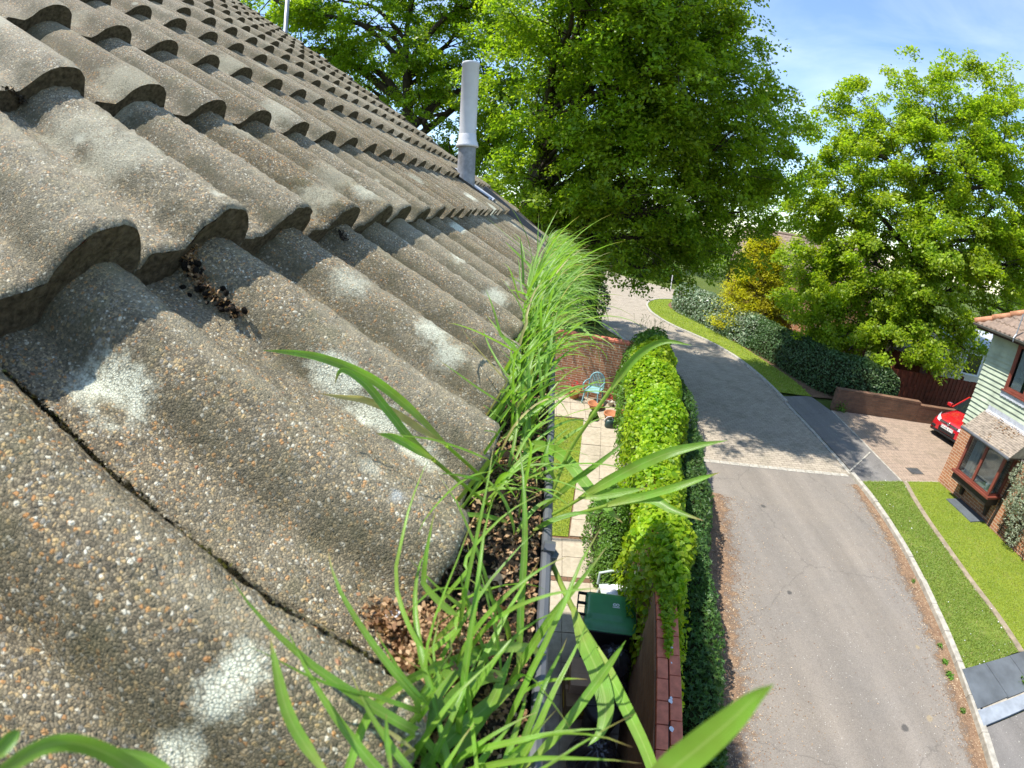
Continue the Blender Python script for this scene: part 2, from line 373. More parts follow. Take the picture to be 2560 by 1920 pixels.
# ------------------------------------------------------------------ materials of the place
def M_brick(name, c1, c2, mortar, scale_l=.225, scale_h=.075, axes='YZ', msize=.012, dirt=(.05, .045, .035), dirt_amt=.25):
    t = NT(name); o = t.obj(); sx = t.n('SeparateXYZ', {0: o})
    ax = {'X': sx.outputs[0], 'Y': sx.outputs[1], 'Z': sx.outputs[2]}
    if axes == 'SZ': hor = t.math('ADD', ax['X'], ax['Y'])
    else: hor = ax[axes[0]]
    vec = t.n('CombineXYZ', {0: hor, 1: ax[axes[1]] if axes != 'SZ' else ax['Z']}).outputs[0]
    b = t.n('TexBrick', {'Vector': vec, 'Color1': c1, 'Color2': c2, 'Mortar': mortar, 'Scale': 1.0, 'Mortar Size': msize/2, 'Mortar Smooth': .1, 'Bias': 0.0, 'Brick Width': scale_l, 'Row Height': scale_h})
    n1 = t.noise(o, 3.0, 5); n2 = t.noise(o, 55, 4)
    c = t.mix(t.rng(n1, .5, .75, 0, dirt_amt), b.outputs[0], dirt)
    c = t.n('HueSaturation', {'Value': t.rng(n2, .3, .7, .82, 1.18), 'Color': c}).outputs[0]
    h = t.math('SUBTRACT', t.math('MULTIPLY', n2.outputs[0], .35), b.outputs[1])
    return t.done(t.pbsdf(c, .88, .2, 0, t.bump(h, .9, .008)))
def M_paving(name, c1, c2, mortar, w, h, rotz=0.0, offset=.5, msize=.006, moss=(.07, .075, .04)):
    t = NT(name); o = t.obj(); mp = t.n('Mapping', {0: o, 'Rotation': (0, 0, rotz)})
    b = t.n('TexBrick', {'Vector': mp.outputs[0], 'Color1': c1, 'Color2': c2, 'Mortar': mortar, 'Scale': 1.0, 'Mortar Size': msize, 'Mortar Smooth': .2, 'Brick Width': w, 'Row Height': h})
    b.offset = offset
    n1 = t.noise(o, 1.6, 6, .6); n2 = t.noise(o, 130, 3); n3 = t.noise(o, 12, 5)
    c = t.mix(t.rng(n1, .48, .75, 0, .35), b.outputs[0], moss)
    c = t.n('HueSaturation', {'Value': t.math('MULTIPLY', t.rng(n2, .25, .75, .8, 1.2), t.rng(n3, .3, .7, .85, 1.13)), 'Color': c}).outputs[0]
    hh = t.math('SUBTRACT', t.math('MULTIPLY', n2.outputs[0], .3), b.outputs[1])
    return t.done(t.pbsdf(c, .9, .2, 0, t.bump(hh, .8, .006)))
def M_asphalt(name, col, warm):
    t = NT(name); o = t.obj()
    v = t.n('TexVoronoi', {'Vector': o, 'Scale': 95.0}); n1 = t.noise(o, .55, 6, .6); n2 = t.noise(o, 5.0, 6, .65); n3 = t.noise(o, 260, 2)
    c = t.mix(t.rng(n1, .35, .7), col, warm)
    c = t.mix(t.rng(n2, .5, .8, 0, .4), c, tuple(x*.72 for x in col))
    rv = t.n('SeparateColor', {0: v.outputs['Color']})
    c = t.n('HueSaturation', {'Value': t.math('MULTIPLY', t.rng(rv.outputs[0], 0, 1, .86, 1.14), t.rng(n3, .3, .7, .92, 1.08)), 'Color': c}).outputs[0]
    mp = t.n('Mapping', {0: o, 'Rotation': (0, 0, -.10), 'Scale': (1.5, .10, 1)}); lane = t.noise(mp.outputs[0], 1.3, 3); c = t.n('HueSaturation', {'Value': t.rng(lane, .32, .68, .86, 1.12), 'Color': c}).outputs[0]
    for sx, sy, sr in ((5.42, 2.21, .075), (5.95, 2.25, .06), (6.55, 3.5, .06), (4.6, 4.9, .05), (5.1, 7.4, .07)):
        dd = t.n('VectorMath', {0: o, 1: (sx, sy, 0)}, operation='SUBTRACT').outputs[0]; dl = t.n('VectorMath', {0: dd}, operation='LENGTH').outputs['Value']
        c = t.mix(t.rng(t.math('ADD', dl, t.math('MULTIPLY', t.math('SUBTRACT', n2.outputs[0], .5), .14)), sr*.6, sr*1.1, .75, 0), c, (.05, .05, .05) if sx < 5.5 else (.30, .24, .15))
    crk = t.n('TexVoronoi', {'Vector': t.n('VectorMath', {0: o, 1: t.n('VectorMath', {0: n2.outputs['Color'], 'Scale': .35}, operation='SCALE').outputs[0]}, operation='ADD').outputs[0], 'Scale': .32}, feature='DISTANCE_TO_EDGE')
    c = t.mix(t.rng(crk.outputs[0], .0, .006, .35, 0), c, (.06, .055, .05))
    c = t.mix(t.math('GREATER_THAN', rv.outputs[1], .996), c, (.42, .40, .36))
    return t.done(t.pbsdf(c, .9, .25, 0, t.bump(v.outputs['Distance'], .6, .004)))
def M_earth(name, a, b, scale=9.0):
    t = NT(name); o = t.obj(); n1 = t.noise(o, scale, 7, .65); n2 = t.noise(o, scale*14, 4)
    c = t.mix(t.rng(n1, .35, .68), a, b)
    c = t.n('HueSaturation', {'Value': t.rng(n2, .3, .7, .7, 1.3), 'Color': c}).outputs[0]
    return t.done(t.pbsdf(c, .95, .1, 0, t.bump(n2, 1, .012)))
def M_dust(name, a, b):
    t = NT(name); o = t.obj(); u = t.n('SeparateXYZ', {0: t.uv()}).outputs[0]; n1 = t.noise(o, 6, 7, .7); n2 = t.noise(o, 120, 4)
    c = t.mix(t.rng(n1, .35, .68), a, b); c = t.n('HueSaturation', {'Value': t.rng(n2, .3, .7, .7, 1.3), 'Color': c}).outputs[0]
    k = t.math('ADD', t.math('MULTIPLY', t.math('SUBTRACT', n1.outputs[0], .5), 1.5), t.math('MULTIPLY', t.math('SUBTRACT', n2.outputs[0], .5), .9))
    al = t.rng(t.math('ADD', t.math('SUBTRACT', 1.0, u), k), .25, .6, 0, 1)
    p = t.pbsdf(c, .95, .1, 0, t.bump(n2, 1, .012))
    return t.done(t.n('MixShader', {0: al, 1: t.n('BsdfTransparent').outputs[0], 2: p}).outputs[0])
def M_turf(name, a, b, dry):
    t = NT(name); o = t.obj(); n1 = t.noise(o, 1.3, 5); n2 = t.noise(o, 40, 5, .7); n3 = t.noise(o, 3.3, 5)
    c = t.mix(t.rng(n1, .35, .65), a, b); c = t.mix(t.rng(n3, .58, .72, 0, .6), c, dry)
    c = t.n('HueSaturation', {'Value': t.rng(n2, .3, .7, .6, 1.35), 'Color': c}).outputs[0]
    return t.done(t.pbsdf(c, .95, .1, 0, t.bump(n2, 1, .03)))
def M_blade(name, a, b, dry, pale=.0, trans=.35, rough=.38):
    """grass blade, uv.x across the blade: midrib and fine veins"""
    t = NT(name); g = t.n('NewGeometry'); r = g.outputs['Random Per Island']; u = t.n('SeparateXYZ', {0: t.uv()})
    c = t.mix(r, a, b); c = t.mix(t.math('GREATER_THAN', r, .94), c, dry)
    vein = t.math('SINE', t.math('MULTIPLY', u.outputs[0], 62.0)); c = t.mix(t.rng(vein, -1, 1, 0, .16), c, (.30, .42, .10))
    mid = t.math('ABSOLUTE', t.math('SUBTRACT', u.outputs[0], .5)); c = t.mix(t.rng(mid, 0, .07, .55, 0), c, (.34, .46, .14))
    c = t.mix(t.rng(u.outputs[1], .0, .28, .7, 0), c, (.36, .40, .10))          # yellow-green towards the foot
    c = t.mix(t.math('MULTIPLY', t.rng(u.outputs[1], .86, .99), t.math('GREATER_THAN', t.math('FRACT', t.math('MULTIPLY', r, 17.3)), .45)), c, (.38, .27, .12)); bl = t.noise(t.obj(), 55, 3); c = t.n('HueSaturation', {'Value': t.rng(bl, .3, .7, .82, 1.18), 'Hue': t.rng(bl, .3, .7, .488, .51), 'Color': c}).outputs[0]
    nm = t.bump(vein, .25, .0006)
    p = t.pbsdf(c, rough, .5, 0, nm); trb = t.n('HueSaturation', {'Value': 1.75, 'Color': t.mix(.6, c, (.95, 1, .12), 'MULTIPLY')}).outputs[0]
    return t.done(t.n('MixShader', {0: trans, 1: p, 2: t.n('BsdfTranslucent', {0: trb}).outputs[0]}).outputs[0])
def M_glass(name, tint=(.012, .016, .018)):
    t = NT(name); return t.done(t.pbsdf(tint, .04, .9))
def M_pane(name):
    t = NT(name); tr = t.n('BsdfTransparent', {0: (.86, .9, .9)}).outputs[0]; g = t.n('BsdfGlossy', {0: (1, 1, 1), 1: .02}).outputs[0]
    f = t.n('Fresnel', {0: 1.5}).outputs[0]
    return t.done(t.n('MixShader', {0: t.rng(f, 0, 1, .05, .8), 1: tr, 2: g}).outputs[0])

MT = dict(
 asphalt=M_asphalt('road_asphalt', (.20, .18, .158), (.235, .205, .172)),
 asphalt2=M_asphalt('pavement_asphalt', (.175, .165, .155), (.20, .185, .17)),
 blocks=M_paving('road_block_paving', (.40, .345, .27), (.335, .285, .225), (.20, .17, .13), .21, .105, .06),
 drive=M_paving('drive_block_paving', (.36, .27, .205), (.31, .235, .18), (.19, .155, .12), .105, .21, .0),
 slabs=M_paving('garden_slabs', (.42, .36, .27), (.39, .335, .255), (.40, .35, .26), 50, 50, .0, .0, .0),
 slate=M_plain('slate_paving', (.10, .115, .13), .55, .4, var=.25, scale=3, bump=.002),
 slate2=M_plain('pale_slate_step', (.26, .29, .33), .6, .4, var=.2, scale=6),
 earth=M_earth('bare_earth', (.13, .075, .045), (.22, .14, .085)),
 debris=M_dust('leaf_dust', (.20, .125, .08), (.30, .20, .125)),
 kerb=M_plain('kerb_concrete', (.37, .345, .295), .9, .2, var=.28, scale=9, bump=.004, bscale=120),
 edging=M_plain('edging_concrete', (.27, .22, .16), .9, .2, var=.3, scale=7, bump=.004),
 turf=M_turf('verge_turf', (.15, .205, .035), (.20, .25, .045), (.27, .22, .11)),
 turf2=M_turf('lawn_turf', (.19, .25, .028), (.24, .29, .034), (.27, .26, .08)),
 ground=M_turf('rough_ground', (.07, .10, .02), (.10, .13, .03), (.14, .11, .06)),
 brick_garden=M_brick('garden_wall_brick', (.33, .205, .125), (.24, .145, .09), (.25, .21, .16), axes='SZ'),
 brick_house=M_brick('red_house_brick', (.42, .19, .095), (.34, .145, .075), (.55, .43, .31), axes='SZ', msize=.016, dirt_amt=.1),
 brick_low=M_brick('low_wall_brick', (.21, .115, .07), (.15, .085, .055), (.14, .11, .08), axes='SZ', dirt_amt=.5),
 coping=M_plain('red_coping_brick', (.60, .20, .12), .85, .2, var=.25, scale=11, bump=.002, bscale=90),
 mortar=M_plain('mortar', (.09, .08, .065), .95, .1, var=.3, scale=20),
 leaf_ivy=M_leaf('ivy_leaf', [(.13, .26, .012), (.20, .34, .014), (.28, .41, .018), (.36, .47, .03)], .45, .42),
 leaf_dark=M_leaf('dark_shrub_leaf', [(.035, .085, .02), (.05, .12, .028), (.065, .145, .03), (.11, .19, .035)], .3, .45),
 leaf_oak=M_leaf('oak_leaf', [(0.11, 0.19, 0.01), (0.16, 0.26, 0.012), (0.215, 0.325, 0.015), (0.29, 0.4, 0.022)], .5, .42),
 leaf_oak2=M_leaf('pale_oak_leaf', [(.15, .24, .012), (.21, .31, .014), (.27, .37, .02), (.35, .44, .035)], .5, .42),
 leaf_hedge=M_leaf('hedge_leaf', [(.035, .075, .022), (.05, .10, .03), (.07, .13, .04), (.12, .19, .08)], .22, .42, .3),
 leaf_bush=M_leaf('bush_leaf', [(.07, .16, .02), (.10, .21, .025), (.135, .25, .035)], .35, .45),
 leaf_gold=M_leaf('golden_conifer', [(.34, .36, .012), (.48, .47, .014), (.60, .55, .02), (.20, .22, .03)], .4, .6),
 leaf_brown=M_leaf('conifer_inner', [(.07, .06, .03), (.10, .085, .04)], .1, .8),
 leaf_grey=M_leaf('grey_shrub_leaf', [(.20, .25, .15), (.27, .31, .20), (.34, .38, .27)], .2, .55),
 bark=M_plain('bark', (.06, .048, .036), .95, .1, var=.4, scale=8, bump=.03, bscale=25),
 blade=M_blade('gutter_grass', (.135, .29, .030), (.20, .37, .045), (.42, .36, .16), trans=.42, rough=.33),
 blade2=M_blade('gutter_grass_fine', (.13, .27, .035), (.19, .345, .055), (.40, .36, .16), trans=.42),
 lawnblade=M_blade('lawn_grass', (.185, .26, .028), (.245, .31, .036), (.34, .29, .12), trans=.35, rough=.6),
 lawnblade2=M_blade('verge_grass', (.15, .235, .03), (.215, .295, .045), (.36, .29, .15), trans=.35, rough=.6),
 soil=M_earth('gutter_soil', (.035, .028, .02), (.085, .065, .045), 60),
 mossy=M_earth('moss_cushion', (.028, .022, .012), (.075, .065, .018), 120), mossy2=M_earth('green_moss', (.09, .085, .015), (.20, .19, .03), 200), crud=M_earth('black_crud', (.016, .013, .010), (.07, .058, .045), 150),
 dirt=M_leaf('gutter_dirt', [(.018, .014, .010), (.035, .028, .02), (.06, .048, .034), (.13, .10, .07)], .05, .95),
 litter=M_leaf('leaf_litter', [(.16, .085, .04), (.26, .145, .07), (.38, .24, .12), (.50, .36, .21)], .15, .7),
 chip=M_leaf('road_leaf_bits', [(.18, .10, .06), (.28, .18, .11), (.40, .28, .18), (.55, .44, .32)], .1, .8),
 moss=M_leaf('moss', [(.022, .018, .010), (.045, .038, .018), (.035, .03, .02), (.14, .13, .02)], .05, .95),
 plastic_gutter=M_plain('grey_plastic', (.085, .09, .10), .45, .45, var=.2, scale=25),
 gutter_in=M_plain('dirty_gutter', (.05, .045, .04), .8, .2),
 flue=M_plain('painted_flue', (.62, .63, .65), .45, .4, var=.07, scale=14),
 fluebase=M_plain('weathered_lead', (.25, .255, .265), .6, .4, var=.28, scale=30),
 lead=M_plain('lead_flashing', (.42, .44, .48), .5, .5, var=.2, scale=18),
 galv=M_plain('galvanised_pole', (.30, .33, .36), .45, .5, metal=.5, var=.12),
 slot=M_plain('dark_verge_metal', (.08, .085, .095), .5, .5),
 binbody=M_plain('bin_black_plastic', (.012, .013, .013), .45, .4, var=.2),
 binlid=M_plain('bin_green_plastic', (.055, .235, .09), .36, .45, var=.12, scale=5),
 white=M_plain('white_print', (.75, .76, .78), .5, .4, var=.04),
 bag=M_plain('black_bin_bag', (.035, .035, .038), .2, .65, var=.3, scale=8),
 card=M_plain('cardboard', (.42, .29, .185), .85, .2, var=.12, scale=9),
 cardin=M_plain('cardboard_printed', (.22, .15, .08), .85, .2, var=.2),
 yellow=M_plain('yellow_print', (.55, .42, .05), .7, .3),
 chair=M_plain('grey_green_plastic', (.40, .47, .44), .5, .4, var=.1),
 chairblue=M_plain('blue_grey_plastic', (.22, .40, .42), .5, .4, var=.1),
 terracotta=M_plain('terracotta', (.40, .16, .075), .8, .25, var=.2, scale=14),
 cloth=M_plain('white_plastic_sack', (.72, .72, .74), .6, .3, var=.08),
 orange=M_plain('orange_plastic', (.75, .36, .04), .5, .4),
 wood=M_plain('dark_red_fence', (.13, .035, .02), .8, .25, var=.4, scale=5, bump=.004),
 frame=M_plain('red_brown_frame', (.19, .052, .035), .4, .45, var=.15),
 darkwood=M_plain('dark_brown_timber', (.035, .027, .022), .6, .35, var=.3),
 board=M_plain('sage_weatherboard', (.38, .43, .325), .75, .25, var=.2, scale=3.2, bump=.003),
 fascia=M_plain('dark_fascia', (.035, .018, .014), .5, .4),
 gutter2=M_plain('brown_grey_gutter', (.20, .185, .16), .5, .4, var=.2),
 pane=M_pane('window_pane'), darkglass=M_glass('dark_glass'),
 curtain=M_plain('pale_curtain', (.55, .56, .55), .9, .1, var=.1),
 inside=M_plain('room_wall', (.28, .28, .25), .9, .1), sill=M_plain('white_sill', (.8, .8, .78), .4, .4, var=.03),
 roof_far=M_plain('brown_roof_tile', (.23, .17, .13), .9, .2, var=.35, scale=7, bump=.01),
 roof_red=M_plain('orange_ridge_tile', (.42, .20, .11), .9, .2, var=.3, scale=8),
 plainTile=M_plain('plain_clay_tile', (.27, .225, .18), .9, .2, var=.35, scale=9, bump=.006),
 red=M_plain('red_car_paint', (.45, .012, .018), .2, .6, var=.03),
 chrome=M_plain('chrome', (.65, .66, .68), .15, .5, metal=1.0, var=.05),
 lampglass=M_plain('headlight_glass', (.62, .65, .7), .08, .9, var=.25, scale=22),
 tyre=M_plain('tyre_rubber', (.02, .02, .02), .8, .3), rim=M_plain('alloy_rim', (.5, .5, .52), .3, .5, metal=.8),
 trim=M_plain('black_car_trim', (.015, .015, .016), .5, .4), plate=M_plain('number_plate_white', (.72, .72, .70), .4, .4, var=.03),
 ink=M_plain('black_print', (.02, .02, .025), .6, .3),
 stone=M_plain('pale_stone', (.55, .48, .38), .85, .2, var=.2, scale=18), flower=M_plain('red_flower', (.45, .03, .03), .7, .2), cream=M_plain('cream_render', (.62, .58, .47), .9, .2, var=.06),
 greycan=M_plain('dark_green_can', (.025, .05, .045), .4, .5), drain=M_plain('cast_iron', (.10, .085, .07), .7, .3, var=.2),
)
for k_ in ('red',):
    b_ = [n for n in MT[k_].node_tree.nodes if n.type == 'BSDF_PRINCIPLED'][0]; b_.inputs['Coat Weight'].default_value = .8; b_.inputs['Coat Roughness'].default_value = .04
# ------------------------------------------------------------------ ground, road, pavements
KERB = crom([(4.9,-3.2),(5.75,-.8),(6.5,1.3),(6.72,1.95),(6.93,2.6),(7.2,3.4),(7.46,4.3),(7.73,5.2),(8.02,6.4),(8.22,7.5),(8.36,8.9),(8.48,10.8),(8.60,12.9),(8.72,15.1),(8.70,17.3),(8.45,19.1),(8.04,20.5),(7.48,21.8),(6.92,23.0),(6.50,24.5),(6.26,26.2),(6.34,27.9),(6.62,29.2),(7.26,30.5),(8.1,31.3),(9.6,31.9),(12,32.6),(20,34)], 6)
LEFT = crom([(.9,-3.2),(1.35,1.0),(1.6,3),(1.95,5.5),(2.4,8),(3.0,11),(3.55,14.0),(3.95,16.8),(3.93,18.7),(3.62,20.0),(3.2,21.2),(2.6,23.4),(1.5,27),(.2,32),(-1,37),(-2,46)], 8)
FARE = crom([(20,36.6),(14,36.5),(11.2,36.8),(10.2,37.4),(9.4,38.6),(8.5,40.0),(7.6,41.2),(6.8,42.8),(6,46)], 6)
def sheet(name, poly, z, mat, k='structure', parent=None):
    mb = MB(); mb.add([(x, y, z) for x, y in poly], [tuple(range(len(poly)))]); o = mb.build(name, mat, parent)
    bm = bmesh.new(); bm.from_mesh(o.data); bmesh.ops.triangulate(bm, faces=bm.faces[:]); 
    if sum(f.normal.z for f in bm.faces) < 0: bmesh.ops.reverse_faces(bm, faces=bm.faces[:])
    bm.to_mesh(o.data); bm.free()
    if k: kind(o, k)
    return o
g = MB(); S = 500
gx = [-S,-120,-50,-20,-8,0,8,20,50,120,S]; gy = [-S,-60,-12,0,10,20,34,60,140,S]
for y in gy:
    for x in gx: g.V.append((x, y, -.02))
nx = len(gx); g.F = [(j*nx+i, j*nx+i+1, (j+1)*nx+i+1, (j+1)*nx+i) for j in range(len(gy)-1) for i in range(nx-1)]; g.M = [0]*len(g.F)
kind(g.build('ground', MT['ground']), 'structure')
def cut(P, y0, y1): return [p for p in P if y0 <= p[1] <= y1]
kA = KERB[(KERB[:, 1] < 8.82)]; kB = KERB[(KERB[:, 1] >= 8.82)]
sheet('road', [tuple(p) for p in kA]+[(8.34, 8.82), (1.9, 9.42)]+[tuple(p) for p in LEFT[LEFT[:, 1] < 5.2][::-1]], 0.0, MT['asphalt'])
# block paved upper road, one sheet of quads between the two edges then the far mouth
pv = [(1.9, 9.42), (8.34, 8.82)]+[tuple(p) for p in kB]+[tuple(p) for p in FARE]+[tuple(p) for p in LEFT[LEFT[:, 1] > 9.6][::-1]]
sheet('road_block_paving', pv, 0.0, MT['blocks'])
st = MB()
for i in range(18):                             # the line of setts across the road
    a, b = i/18, (i+1)/18-.004
    p = np.array([3.6, 9.28]); q = np.array([8.30, 8.80]); d = (q-p)/np.linalg.norm(q-p)
    c = p+(q-p)*(a+b)/2; st.obox((c[0], c[1], .003), (np.linalg.norm(q-p)*(b-a)/2, .07, .008), math.atan2(d[1], d[0]), 0, .004)
kind(st.build('road_sett_line', MT['kerb']), 'structure')

# kerb stones along the right hand side of the road
kb = MB(); Kf = resample(KERB, 74); W_ = .125
for i in range(len(Kf)-1):
    a, b = Kf[i], Kf[i+1]; d = b-a; L = np.linalg.norm(d); c = (a+b)/2; n = np.array([d[1], -d[0]])/L
    low = 8.9 < c[1] < 13.4                      # dropped at the drive
    h = .035 if low else .105; h += rng.normal(0, .004)
    cc = c + n*W_/2; kb.obox((cc[0], cc[1], h/2-.06), (L/2-.003, W_/2, h/2+.06), math.atan2(d[1], d[0])+rng.normal(0, .006), 0, .014)
kind(kb.build('kerb', MT['kerb']), 'structure')
kb = MB(); Lf = resample(LEFT[(LEFT[:, 1] > 14)], 34)
for i in range(len(Lf)-1):
    a, b = Lf[i], Lf[i+1]; d = b-a; L = np.linalg.norm(d); c = (a+b)/2; n = np.array([-d[1], d[0]])/L; cc = c+n*.06
    kb.obox((cc[0], cc[1], -.01), (L/2-.003, .06, .06), math.atan2(d[1], d[0]), 0, .012)
kind(kb.build('kerb_far_side', MT['kerb']), 'structure')

# dust and leaf bits swept against both edges of the tarmac
def ragged(P, w0, w1, side, n, z, name):
    P = resample(P, n); A = offset(P, .0); ws = np.interp(np.linspace(0, 1, n), np.linspace(0, 1, 12), rng.uniform(w0, w1, 12)) + rng.normal(0, .03, n)
    T = np.gradient(P, axis=0); T /= np.linalg.norm(T, axis=1)[:, None]; N = np.stack([T[:, 1], -T[:, 0]], 1)*side
    B = P+N*np.maximum(.02, ws)[:, None]; mb = MB(); mb.strip([(x, y, z) for x, y in P], [(x, y, z) for x, y in B])
    if side < 0: mb.F = [f[::-1] for f in mb.F]
    o = mk(name, mb.V, mb.F, MT['debris'], uv=np.r_[np.c_[np.zeros(n), np.arange(n)/n], np.c_[np.ones(n), np.arange(n)/n]]); return kind(o, 'structure'), P, N, ws
KR = KERB[(KERB[:, 1] < 8.5)]
_, P1, N1, w1 = ragged(KR, .22, .55, -1, 160, .004, 'road_edge_dust')
LR = crom([(1.9,-3),(2.0,-1),(2.2,1.2),(2.35,2.1),(2.6,3.2),(2.85,4.2),(3.1,5.2),(3.35,6.2),(3.55,7.0),(3.75,7.9)], 8)
_, P2, N2, w2 = ragged(LR, .70, .95, 1, 160, .004, 'road_edge_dust_by_wall')
def flakes(C, size, name, mat, up=.25, rect=(1, .55)):
    n = len(C); a = rng.uniform(0, 2*math.pi, n); s = size*rng.uniform(.5, 1.3, n)
    nrm = np.stack([rng.normal(0, up, n), rng.normal(0, up, n), np.ones(n)], 1); nrm /= np.linalg.norm(nrm, axis=1)[:, None]
    t = np.stack([np.cos(a), np.sin(a), np.zeros(n)], 1); t -= nrm*(t*nrm).sum(1)[:, None]; t /= np.linalg.norm(t, axis=1)[:, None]; b = np.cross(nrm, t)
    q = [(-1, 0), (0, -rect[1]), (1, 0), (0, rect[1])]
    V = np.stack([C+t*(s*x*rect[0])[:, None]+b*(s*y)[:, None]+nrm*((x*x)*.25*s)[:, None] for x, y in q], 1).reshape(-1, 3)
    return mk(name, V, np.arange(n*4).reshape(-1, 4), mat)
def along(P, N, W, n, f=1.5):
    i = rng.integers(0, len(P)-1, n); q = np.abs(rng.normal(0, .5, n))*f
    xy = P[i]+(P[i+1]-P[i])*rng.random(n)[:, None]+N[i]*(W[i]*q)[:, None]; return np.c_[xy, np.full(n, .008)]
o = flakes(np.r_[along(P1, N1, w1, 5200), along(P2, N2, w2, 8200, 1.25), along(P1, N1, w1*4, 250), along(P2, N2, w2*3, 250)], .013, 'leaf_bits', MT['chip']); kind(o, 'stuff')
o['label'] = 'reddish brown leaf dust and bits along both edges of the tarmac'; o['category'] = 'leaf litter'

# verge, lawn, edging strip, slate path, pavement, drive
K_in = offset(KERB, W_+.002)
v1 = K_in[(K_in[:, 1] > 2.72) & (K_in[:, 1] < 8.40)]
EDGE = crom([(8.72,2.9),(8.86,3.8),(8.98,4.9),(9.30,6.5),(9.62,7.6),(9.95,8.44)], 6)
sheet('grass_verge', [tuple(p) for p in v1]+[(8.42, 8.43), (9.93, 8.46)]+[tuple(p) for p in EDGE[::-1]]+[(8.70, 2.92), (7.13, 2.82)], .07, MT['turf'])
sheet('lawn', [tuple(p) for p in offset(EDGE, .16)]+[(10.12, 8.46), (11.42, 8.46), (11.42, 2.9), (8.9, 2.9)], .07, MT['turf2'])
mb = MB(); A = EDGE; B = offset(EDGE, .15); mb.strip([(x, y, .09) for x, y in A], [(x, y, .09) for x, y in B]); mb.strip([(x, y, -.02) for x, y in A], [(x, y, .09) for x, y in A]); mb.strip([(x, y, .09) for x, y in B], [(x, y, -.02) for x, y in B])
kind(mb.build('path_edging', MT['edging']), 'structure')
sl_ = MB()
for i in range(6):
    x0 = 6.98+i*.70; a = (x0, 2.86+i*.008); b = (x0+.685, 2.865+i*.008); c = (x0+.66, 2.18); d = (x0-.03-.02*i*0, 2.16)
    if i == 0: a = (7.06, 2.86); d = (6.84, 2.14)
    sl_.prism([d, c, b, a], .0, .105)
kind(sl_.build('slate_path', MT['slate']), 'structure')
mb = MB(); mb.prism([(6.76, 1.86), (11.5, 2.02), (11.5, 2.17), (6.83, 2.12)], .0, .10); kind(mb.build('slate_step', MT['slate2']), 'structure')
sheet('path_bed', [(7.0, 2.1), (11.45, 2.1), (11.45, 2.9), (7.12, 2.84)], .06, MT['kerb'])
v = K_in[(K_in[:, 1] > -3) & (K_in[:, 1] < 1.8)]
sheet('side_drive', [tuple(p) for p in v]+[(6.75, 1.84), (11.6, 1.98), (11.6, -3)], .05, MT['asphalt2'])
v = K_in[(K_in[:, 1] > 8.45) & (K_in[:, 1] < 14.2)]
PAVE_R = [(9.96, 8.47), (10.0, 9.3), (10.1, 10.4), (10.2, 11.6), (10.35, 13.0), (10.3, 13.4)]
sheet('pavement', [tuple(p) for p in v[::-1]]+[(8.42, 8.46)]+PAVE_R+[(10.2, 14.3)], .045, MT['asphalt2'])
mb = MB()
for a, b in (((8.42, 8.44), (11.4, 8.47)), ((8.40, 8.93), (9.95, 10.06)), ((9.96, 8.47), (10.02, 9.4)), ((10.02, 9.4), (10.22, 11.6)), ((10.22, 11.6), (10.36, 13.0))):
    a, b = np.array(a), np.array(b); d = b-a; c = (a+b)/2; mb.obox((c[0], c[1], .052), (np.linalg.norm(d)/2, .022, .012), math.atan2(d[1], d[0]))
kind(mb.build('pavement_edging', MT['kerb']), 'structure')
sheet('driveway', PAVE_R[:5]+[(10.4, 13.06), (15.9, 12.42), (22, 11.9), (22, 8.5), (11.4, 8.49)], .05, MT['drive'])
bed = K_in[(K_in[:, 1] > 14.0)]
vg = bed[bed[:, 1] < 31.5]
inner = crom([(10.2,14.2),(10.3,16),(10.0,18.5),(9.7,21),(9.3,24),(8.5,26.5),(8.0,28.3),(8.4,30),(9.4,31.3)], 5)
sheet('far_verge', [tuple(p) for p in vg]+[tuple(p) for p in inner[::-1]], .06, MT['turf2'])
sheet('hedge_bed', [tuple(p) for p in inner]+[(16, 31), (16, 14.3), (10.3, 14.2)], .05, MT['earth'])
def drain(x, y, w, h, lab):
    t = thing('drain_cover', lab, 'drain cover', (x, y, .0)); b = MB(); b.box(-w/2, w/2, -h/2, h/2, -.01, .012, .003); fr = b.build('frame', MT['drain'], t)
    b = MB()
    for i in range(5): b.box(-w/2+.04, w/2-.04, -h/2+.04+i*(h-.08)/5, -h/2+.04+(i+.7)*(h-.08)/5, .0125, .017)
    b.build('grate', MT['slot'], t); return t
drain(7.05, 22.3, .42, .42, 'small dark road gully beside the far kerb where the tree shade starts')
drain(3.55, 26.3, .55, .55, 'faint brown drain cover out in the sunlit far road')
t_ = drain(10.95, 9.05, .5, .36, 'dark outlined drain cover in the block paved drive by the lawn'); t_.location.z = .045
for x, y, r in ((5.42, 2.2, .06), (5.95, 2.24, .07), (6.6, 3.45, .05)):
    pass

